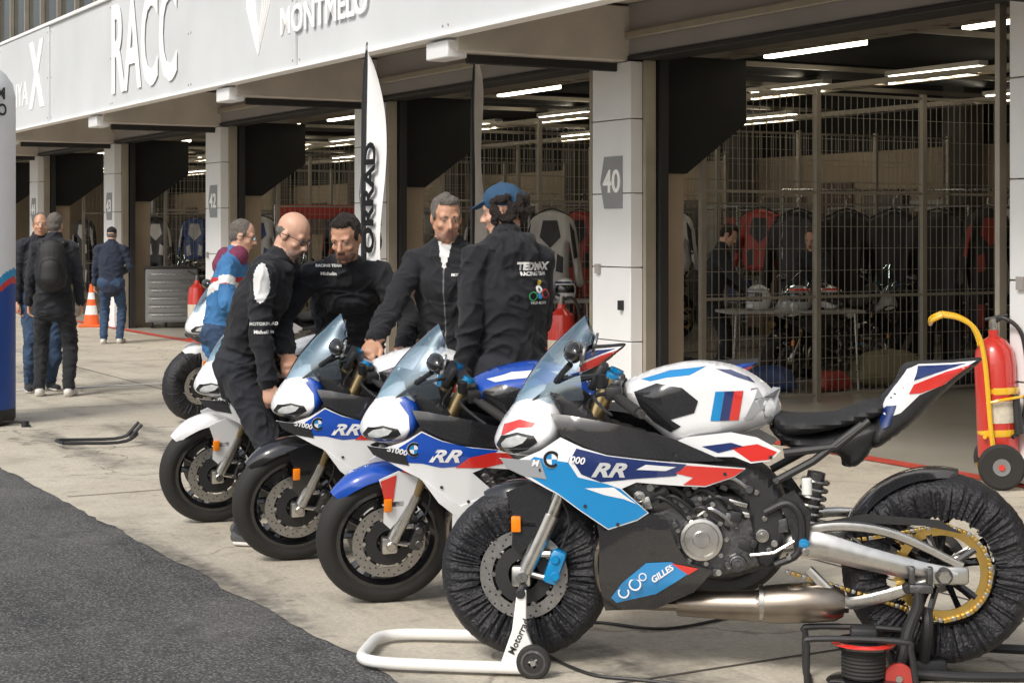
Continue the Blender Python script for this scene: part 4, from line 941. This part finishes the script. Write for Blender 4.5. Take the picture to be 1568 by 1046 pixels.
p=Part(); p.add(tube([(1.1,5.74,.02),(.8,5.70,.012),(.45,5.84,.012),(.25,5.95,.012),(.1,6.35,.012),(.3,6.7,.012),(.6,6.6,.012),(1.0,6.9,.012)],.006,6,8),BLK); p.build('power_cable')
p=Part(); p.add(cbox((1.42,5.9,.045),(.16,.12,.07),.015),BLK); p.add(tube([(1.42,5.85,.08),(1.42,5.8,.2),(1.42,5.82,.26)],.02,8,3),BLK); p.add(tube([(1.34,5.9,.03),(1.25,5.85,.013),(1.2,5.9,.013)],.007,6,4),BLK); p.build('warmer_control_box')
e=empty('wheeled_fire_extinguisher',T(2.95,10.4,.006,-12,1.02))
EXR=paint('extinguisher_red',(.55,.03,.02),.35)
p=Part(); p.add(lathe([(.0005,.0),(.1,.0),(.12,.02),(.122,.1),(.122,.58),(.11,.66),(.07,.72),(.03,.74),(.03,.78),(.0005,.78)],(.03,0,.15),(-.04,0,1),32),EXR)
p.add(lathe([(.1235,.0),(.126,.02),(.1235,.04)],(.022,0,.55),(-.04,0,1),32),YEL); p.add(lathe([(.1235,.0),(.126,.02),(.1235,.04)],(.027,0,.3),(-.04,0,1),32),YEL)
p.add(lathe([(.1232,.0),(.1232,.13)],(.024,0,.38),(-.04,0,1),32),mat('label_pale',(.6,.55,.45),.6,var=.3,nscale=40)); p.build('cylinder',e)
p=Part(); p.add(cyl((0,0,.92),(-.005,0,1.0),.025,12,ch=.004),STEEL); p.add(tube([(0,0,.97),(.06,-.03,1.0),(.16,-.05,.9),(.19,-.06,.6),(.15,-.08,.35),(.1,-.12,.3)],.013,8,6),BLK); p.add(tube([(-.05,0,.99),(.08,0,1.02)],.01,8),BLK); p.add(tube([(.12,-.1,.55),(.14,-.1,.32)],[.02,.03],10),BLK)
p.build('valve_and_hose',e); p=Part()
for y in(-.14,.14):
    p.add(tube([(.1,y,.1),(.02,y,.13),(-.02,y,.3),(-.06,y,.75),(-.11,y,.93),(-.2,y,1.0),(-.3,y,1.02)],.015,10,5),YEL)
p.add(tube([(-.3,-.14,1.02),(-.36,-.12,.99),(-.37,0,.96),(-.36,.12,.99),(-.3,.14,1.02)],.015,10,4),YEL)
p.add(tube([(-.05,-.14,.5),(.03,-.15,.52),(.15,-.1,.54),(.17,0,.54)],.009,8,4),YEL)
for z in(.3,.72): p.add(tube([(-.06,-.14,z),(-.06,.14,z)],.012,8),YEL)
p.add(box(-.1,.15,-.13,.13,.1,.115),YEL); p.build('trolley_frame',e); p=Part()
for y in(-.22,.22):
    p.add(lathe([(.055,-.025),(.12,-.028),(.135,-.015),(.135,.015),(.12,.028),(.055,.025)],(.03,y,.135),(0,1,0),32,True),RUB)
    p.add(lathe([(.0005,-.02),(.05,-.024),(.056,-.015),(.056,.015),(.05,.024),(.0005,.02)],(.03,y,.135),(0,1,0),24),mat('hub_grey',(.2,.2,.2),.5)); p.add(cyl((.03,y-.03,.135),(.03,y+.03,.135),.018,12),RED)
p.add(cyl((.03,-.22,.135),(.03,.22,.135),.012,10),STEEL); p.build('wheels',e)
def extinguisher(x,y,z0=.006,sc_=1.):
    e=empty('fire_extinguisher',T(x,y,z0,0,sc_)); p=Part(); p.add(lathe([(.0005,0),(.08,0),(.088,.015),(.09,.05),(.09,.42),(.075,.5),(.03,.54),(.025,.57),(.0005,.57)],(0,0,0),(0,0,1),24),EXR)
    p.add(lathe([(.0905,.18),(.0905,.34)],(0,0,0),(0,0,1),24),mat('label_pale',(.6,.55,.45),.6)); p.build('cylinder',e)
    p=Part(); p.add(cyl((0,0,.57),(0,0,.62),.02,10),STEEL); p.add(tube([(-.01,0,.62),(-.09,0,.66)],.01,8),BLK); p.add(tube([(0,0,.6),(.08,0,.6),(.12,0,.45),(.1,0,.2)],.01,8,5),BLK); p.build('valve_and_hose',e); return e
def gp(u,v): Y=4030/(v-356); return (u-784)*Y/2600,Y
x,y=gp(302,521); extinguisher(x,y,.006,1.5); x,y=gp(860,602); extinguisher(x,y,.006,1.5)
FLG=mat('flag_cloth',(.8,.8,.8),.8,var=.05)
def flag(x,y,top,wdt,ang,txt):
    e=empty('feather_flag',T(x,y,0,ang)); h=top
    p=Part(); p.add(tube([(0,0,.03),(0,0,h*.7),(.02,0,h*.9),(.09*wdt/.4,0,h)],[.016,.012,.006],8,6),BLK); p.add(cbox((0,0,.02),(.4,.4,.03),.01),DRK); p.build('pole',e)
    p=Part(); vs=[];fs=[]; n=40
    for i in range(n+1):
        t=i/n; z=.75+(h-.78)*t; w=wdt if t<.72 else wdt*math.sqrt(max(0.02,1-((t-.72)/.28)**2)); x0=.012 if t<.72 else .012+(.09*wdt/.4)*((t-.72)/.28)**2
        for j in range(7): s_=j/6; vs.append((x0+(w-x0)*s_ if w>x0 else x0,.03*math.sin(t*9+s_*2)*s_,z))
    for i in range(n):
        for j in range(6): fs.append((i*7+j,i*7+j+1,(i+1)*7+j+1,(i+1)*7+j))
    p.add((vs,fs),FLG); p.add(([(v[0],v[1]-.004,v[2]) for i,v in enumerate(vs) if i%7 in(0,1)],[(2*i,2*i+1,2*i+3,2*i+2) for i in range(n)]),BLK)
    if txt:
        tv,tf=textmesh(txt,wdt*.72,.010,0,.002)
        for sd in(-.035,.035): p.add(([(.5*wdt+.02-v.y*(1),sd+.03*math.sin(((h*.5+v.x-.75)/(h-.78))*9+1.0)*.5,h*.5+v.x) for v in tv],tf),BLK)
    p.build('cloth',e,recalc=False); return e
flag(-1.21,13.75,3.08,.36,-58,'MOTORRAD'); flag(-.36,15.2,3.13,.34,72,'')
e=empty('inflatable_column',T(-4.42,13.7)); p=Part()
INF=mat('inflatable_white',(.78,.8,.84),.45,var=.04); INB=mat('inflatable_blue',(.01,.06,.3),.45); INR=mat('inflatable_red',(.6,.04,.04),.45); INL=mat('inflatable_light_blue',(.02,.3,.62),.45)
seg=160; zs=[.02,.05]+list(np.linspace(.12,2.65,180))+[2.75,2.83,2.89,2.93,2.95]; vs=[]
for z in zs:
    r=.40 if z<2.65 else .40*math.sqrt(max(.0004,1-((z-2.65)/.302)**2)); r*= .96 if z<.05 else 1
    for k_ in range(seg): a=2*math.pi*k_/seg; vs.append((r*math.cos(a),r*math.sin(a),z))
p.v=vs; p.mats=[INF,INB,INR,INL,DRK]
for i in range(len(zs)-1):
    for k_ in range(seg):
        l=(k_+1)%seg; a=2*math.pi*(k_+.5)/seg; x_=.4*math.cos(a); z=(zs[i]+zs[i+1])/2; e0=.62+1.3*(x_); m=0
        if z<e0: m=1
        elif z<e0+.05: m=2
        elif z<e0+.12: m=3
        if z<.13: m=4
        p.f.append((i*seg+k_,i*seg+l,(i+1)*seg+l,(i+1)*seg+k_)); p.m.append(m)
p.build('column',e); p=Part()
for j,tx in enumerate(('BM','MO')):
    tv,tf=textmesh(tx,.13,.004); p.add(([(.406*math.sin(.98+v.x/.4),-.406*math.cos(.98+v.x/.4),2.68-.13*j-.03+v.y) for v in tv],tf),BLK)
p.build('lettering',e,recalc=False)
p=Part(); p.add(tube([(.3,-.2,.05),(.5,-.1,.03),(.6,-.25,.02)],.01,6,4),BLK); p.add(cyl((.55,-.2,.0),(.55,-.2,.05),.03,10),BLK); p.build('anchor',e)
e=empty('paddock_stand',T(-2.95,12.3,.006,20,.85)); p=Part(); p.add(tube([(-.35,-.12,.05),(.1,-.14,.04),(.25,-.1,.09),(.25,.1,.09),(.1,.14,.04),(-.35,.12,.05),(-.38,0,.05),(-.35,-.12,.05)],.014,8,4),BLK); p.add(tube([(.2,-.1,.07),(.3,-.1,.18)],.014,8),BLK); p.add(tube([(.2,.1,.07),(.3,.1,.18)],.014,8),BLK); p.build('stand_frame',e)
x,y=gp(140,501); e=empty('traffic_cone',T(x,y,.006)); p=Part(); CO=mat('cone_orange',(.75,.12,.02),.6)
p.add(cbox((0,0,.02),(.36,.36,.04),.01),CO); p.add(lathe([(.13,.04),(.105,.2)],(0,0,0),(0,0,1),24),CO); p.add(lathe([(.105,.2),(.08,.35)],(0,0,0),(0,0,1),24),WP); p.add(lathe([(.08,.35),(.062,.45)],(0,0,0),(0,0,1),24),CO); p.add(lathe([(.062,.45),(.045,.56)],(0,0,0),(0,0,1),24),WP); p.add(lathe([(.045,.56),(.025,.7),(.0005,.7)],(0,0,0),(0,0,1),24),CO); p.build('cone_body',e)
def cabinet(M,col):
    e=empty('tool_cabinet',M); p=Part(); p.add(cbox((0,0,.5),(.78,.48,.82),.012),col); p.add(cbox((0,0,.925),(.82,.5,.03),.008),BLK)
    for i in range(6): p.add(cbox((0,-.245,.17+.125*i),(.7,.014,.112),.005),col); p.add(cbox((0,-.258,.20+.125*i),(.6,.012,.016),.003),STEEL)
    for sx in(-.3,.3):
        for sy in(-.18,.18): p.add(cyl((sx-.015,sy,.05),(sx+.015,sy,.05),.045,14),RUB)
    p.build('drawers',e); return e
CG=mat('cabinet_grey',(.2,.205,.21),.4); x,y=gp(263,502)
cabinet(T(x,y,.006,10,1.05),CG)
for t,s,r in ((2.4,9.0,20),(3.4,19.5,25),(2.6,14.2,15),(7.2,-.4,-60)): 
    cabinet(T(*W(t,s)[:2],.006,r),random.choice([CG,mat('cabinet_red',(.2,.03,.03),.4),BLKG]))
def suit(M,c1,c2,full=True):
    e=empty('hanging_racing_suit',M); p=Part()
    if full: poly=[(-.06,1.5),(.06,1.5),(.2,1.44),(.27,1.3),(.33,.86),(.35,.7),(.28,.69),(.24,.9),(.2,1.15),(.19,.85),(.2,.55),(.19,.1),(.05,.08),(.02,.6),(-.02,.6),(-.05,.08),(-.19,.1),(-.2,.55),(-.19,.85),(-.2,1.15),(-.24,.9),(-.28,.69),(-.35,.7),(-.33,.86),(-.27,1.3),(-.2,1.44)]
    else: poly=[(-.06,1.5),(.06,1.5),(.2,1.44),(.27,1.3),(.33,.86),(.28,.84),(.2,1.15),(.2,.8),(-.2,.8),(-.2,1.15),(-.28,.84),(-.33,.86),(-.27,1.3),(-.2,1.44)]
    p.add(pillow(poly,.085,.08,.03,sm=3),c1)
    for sub in ([(-.08,1.4),(.08,1.4),(.12,1.22),(0,1.1),(-.12,1.22)],[(.21,1.38),(.26,1.28),(.3,1.0),(.26,.98)],[(-.21,1.38),(-.26,.98),(-.3,1.0),(-.26,1.28)],[(-.15,1.0),(-.08,1.04),(-.06,.85),(-.14,.83)],[(.15,1.0),(.14,.83),(.06,.85),(.08,1.04)]): p.add(pillow(poly,.085,.08,.03,sm=3,off=.003,sub=sub),c2)
    if full:
        for s in(1,-1): p.add(pillow(poly,.085,.08,.03,sm=3,off=.003,sub=[(.06*s,.5),(.15*s,.5),(.14*s,.25),(.07*s,.25)]),c2)
    p.v=[(v[0],v[1]+.03*noise.noise(V((v[0]*9,v[2]*3,v[1]*5))),v[2]) for v in p.v]
    p.build('suit',e); p=Part(); p.add(tube([(-.2,0,1.45),(0,0,1.53),(.2,0,1.45)],.01,6,3),BLK); p.add(tube([(0,0,1.53),(0,0,1.6),(.03,0,1.63),(.03,0,1.66)],.005,6,3),STEEL); p.build('hanger',e); return e
BC=mat('suit_black',(.012,.012,.014),.5,bump=.2,bscale=60); WC=mat('suit_white',(.42,.41,.39),.5); RC=mat('suit_red',(.28,.03,.022),.5); OC=mat('suit_blue',(.025,.055,.16),.5)
sp=[(1222,18.2,1.28,BC,BC,1),(1296,18.6,1.25,BC,BC,1),(1368,18.4,1.26,BC,BC,1),(1436,18.0,1.34,BC,BC,1),(1512,17.8,1.0,BC,RC,1),(1165,19.2,.95,RC,BC,0),(1030,20,1.0,WC,BC,0),(845,19.6,1.06,WC,BC,1),(888,20.5,1.02,RC,BC,1),(822,21.5,1.03,BC,WC,0),(520,27,1.05,BC,RC,1),(740,25,1.02,BC,WC,1),(395,26,1.03,WC,OC,0),(240,31,1.0,BC,WC,1),(300,30,1.0,OC,WC,0),(130,34,1,BC,WC,1),(1545,18.4,1.05,WC,RC,1)]
for px,Yd,k,c1,c2,fu in sp:
    X_=(px-784)*Yd/2600; suit(Matrix.Translation((X_,Yd,1.92-1.62*k+.0))@Matrix.Rotation(math.radians(random.uniform(-35,15)),4,'Z')@Matrix.Scale(k,4),c1,c2,bool(fu))
for (x0,y0,x1,y1) in ((2.9,18.2,5.6,18.0),(.2,20.0,1.1,20.2)):
    e=empty('clothes_rail'); p=Part(); p.add(tube([(x0,y0,0),(x0,y0,2.0),(x1,y1,2.0),(x1,y1,0)],.016,8),STEEL); p.build('rail',e)
e=empty('red_banner',T(-3.35,29,.0,15)); p=Part(); p.add(cbox((0,0,1.9),(1.4,.02,.24),.004),mat('banner_red',(.4,.04,.03),.6)); p.add(tube([(-.7,0,0),(-.7,0,2.02)],.014,8),STEEL); p.add(tube([(.7,0,0),(.7,0,2.02)],.014,8),STEEL); p.build('banner',e)
def helmet(M,c1,c2):
    e=empty('helmet',M); p=Part(); p.add(lathe([(.095,0),(.118,.03),(.13,.09),(.125,.15),(.1,.205),(.06,.235),(.0005,.245)],(0,0,0),(0,0,1),28),c1)
    vs=[];fs=[]
    for i in range(9):
        for j in range(7):
            a=-1.1+2.2*i/8; z=.08+.09*j/6; r=.1335-.02*((z-.11)/.08)**2; vs.append((r*math.sin(a),-r*math.cos(a),z))
    for i in range(8):
        for j in range(6): fs.append((i*7+j,i*7+j+1,(i+1)*7+j+1,(i+1)*7+j))
    p.add((vs,fs),BLKG); p.add(lathe([(.1205,.195-.0),(.108,.213)],(0,0,-.005),(0,0,1),28),c2); p.add(cbox((0,-.105,.03),(.1,.06,.05),.02),c1); p.build('shell',e)
TB=mat('table_top_grey',(.3,.29,.27),.5)
def table(M,L_=1.4):
    e=empty('folding_table',M); p=Part(); p.add(cbox((0,0,.76),(L_,.65,.03),.008),TB)
    for sx in(-1,1):
        for sy in(-.27,.27): p.add(tube([(sx*(L_/2-.1),sy,.745),(sx*(L_/2-.06),sy,0)],.014,8),STEEL)
        p.add(tube([(sx*(L_/2-.08),-.27,.3),(sx*(L_/2-.08),.27,.3)],.01,8),STEEL)
    p.build('table',e)
table(T(2.75,16.95,.006,8)); table(T(.4,19.3,.006,20)); table(T(-1.1,24.5,.006,20)); table(T(-3.4,26.5,.006,20))
for x,y,z,c1,c2 in ((2.45,16.9,.785,SILV,GREY),(2.85,16.85,.785,GREY,RED),(3.15,17.0,.785,WHITE,RED),(.2,19.2,.785,BLKG,YEL),(.6,19.3,.785,WHITE,NAVY),(-1.2,24.4,.785,RED,BLKG),(4.2,17.1,.006,BLKG,RED),(-3.2,26.4,.785,WHITE,RED),(-3.7,26.5,.785,BLKG,YEL)): helmet(T(x,y,z,random.uniform(-60,60)),c1,c2)
def shelf(M,seed,w=1.3):
    r=random.Random(seed); e=empty('storage_shelf',M); p=Part()
    for sx in(-w/2,w/2):
        for sy in(-.2,.2): p.add(box(sx-.015,sx+.015,sy-.015,sy+.015,0,1.9),STEEL)
    for z in(.15,.6,1.05,1.5,1.88): p.add(box(-w/2+.016,w/2-.016,-.2,.2,z,z+.02),GREY)
    cs=[mat('crate_%d'%i,c,.6) for i,c in enumerate(((.22,.03,.025),(.025,.05,.14),(.4,.4,.38),(.03,.03,.03),(.3,.2,.06),(.2,.14,.09),(.04,.1,.05),(.1,.1,.1),(.05,.05,.05)))]
    for z in(.172,.622,1.072,1.522):
        x=-w/2+.05
        while x<w/2-.15:
            ww=r.uniform(.1,.32); hh=r.uniform(.1,.34)
            if r.random()<.75: p.add(cbox((x+ww/2,r.uniform(-.04,.02),z+hh/2),(ww*.92,.3,hh),.008),r.choice(cs))
            else: p.add(cyl((x+.07,0,z),(x+.07,0,z+hh*.8),.06,14,ch=.01),r.choice(cs))
            x+=ww+.02
    p.build('shelf_and_boxes',e)
for i,(t,s,r) in enumerate(((8.6,3.2,-60),(8.6,4.8,-60),(8.6,1.0,-60),(8.5,8.3,-60),(8.6,11.8,-60),(7.9,13.8,-60),(8.6,6.3,-60),(8.4,16.8,-60),(5.5,21,-60),(3.5,24,-60),(5.5,15.6,-60),(8.5,-2,-60),(6.2,10.9,20),(5.0,12.2,20),(3.6,6.2,25),(6.5,5.9,25),(3.0,16.2,20))): shelf(T(*W(t,s)[:2],.006,r),i)
def tyres(M,n=4):
    e=empty('tyre_stack',M); p=Part()
    for i in range(n): p.add(lathe([(.22,-.06),(.29,-.075),(.315,-.04),(.32,0),(.315,.04),(.29,.075),(.22,.06)],(random.uniform(-.02,.02),random.uniform(-.02,.02),.08+.155*i),(0,0,1),36,True),RUB)
    p.build('tyres',e)
for t,s,n in ((3.2,3.9,4),(4.2,9.2,3),(2.4,11,4),(2.2,20,4),(6.6,.9,3),(1.6,15.8,3)): tyres(T(*W(t,s)[:2],.006),n)
def bag(M,c,r):
    e=empty('kit_bag',M); p=Part(); p.add(pillow([(-.38,.03),(.38,.03),(.42,.2),(.3,.38),(.05,.42),(-.25,.4),(-.42,.22)],.2,.16,.04,sm=4),c); p.add(tube([(-.15,.12,.36),(-.1,.14,.5),(.1,.14,.5),(.15,.12,.36)],.014,8,5),BLK)
    p.v=[(v[0],v[1],v[2]+(.03*noise.noise(V((v[0]*8+r,v[1]*8,v[2]*8))) if v[2]>.06 else 0)) for v in p.v]; p.build('bag',e)
OL=mat('bag_olive',(.2,.18,.1),.8,var=.3,bump=.4,bscale=20); bag(T(3.75,16.95,.006,10,.9),OL,0); bag(T(1.6,16.6,.006,20,.8),BC,1); bag(T(3.1,16.45,.006,30,.5),RC,2); bag(T(4.6,16.9,.006,10,.8),BC,3); bag(T(.5,18.4,.006,10,.9),RC,4); bag(T(-.9,23.2,.006,40,.9),BC,5); bag(T(2.5,16.5,.006,-20,.6),OC,6)
# ------------------------------------------------------------------ camera, light, world
cam=bpy.data.cameras.new('Camera'); co=bpy.data.objects.new('Camera',cam); scene.collection.objects.link(co); scene.camera=co
co.location=(0,0,1.55); co.rotation_euler=(math.radians(90),0,0); cam.lens=59.7; cam.sensor_width=36; cam.shift_y=-.1065; cam.clip_end=2000; cam.clip_start=.05
w=bpy.data.worlds.new('World'); scene.world=w; w.use_nodes=True; N=w.node_tree.nodes; L=w.node_tree.links
sky=N.new('ShaderNodeTexSky'); sky.sky_type='NISHITA'; sky.sun_disc=False; sky.sun_elevation=math.radians(44); sky.sun_rotation=math.radians(215); sky.dust_density=4; sky.air_density=1.2
hs=N.new('ShaderNodeHueSaturation'); hs.inputs['Saturation'].default_value=.45; L.new(sky.outputs[0],hs.inputs['Color'])
L.new(hs.outputs[0],N['Background'].inputs['Color']); N['Background'].inputs['Strength'].default_value=.15
sl=bpy.data.lights.new('sun','SUN'); sl.energy=2.1; sl.angle=math.radians(16); sl.color=(1,.95,.86); so=bpy.data.objects.new('sun',sl); scene.collection.objects.link(so)
az,elv=math.radians(35),math.radians(44)
dirv=V((-math.sin(az)*math.cos(elv),-math.cos(az)*math.cos(elv),math.sin(elv)))
so.rotation_euler=dirv.to_track_quat('Z','Y').to_euler()
scene.view_settings.view_transform='Standard'; scene.view_settings.look='None'; scene.view_settings.exposure=0
print('faces',sum(len(m.polygons) for m in bpy.data.meshes))
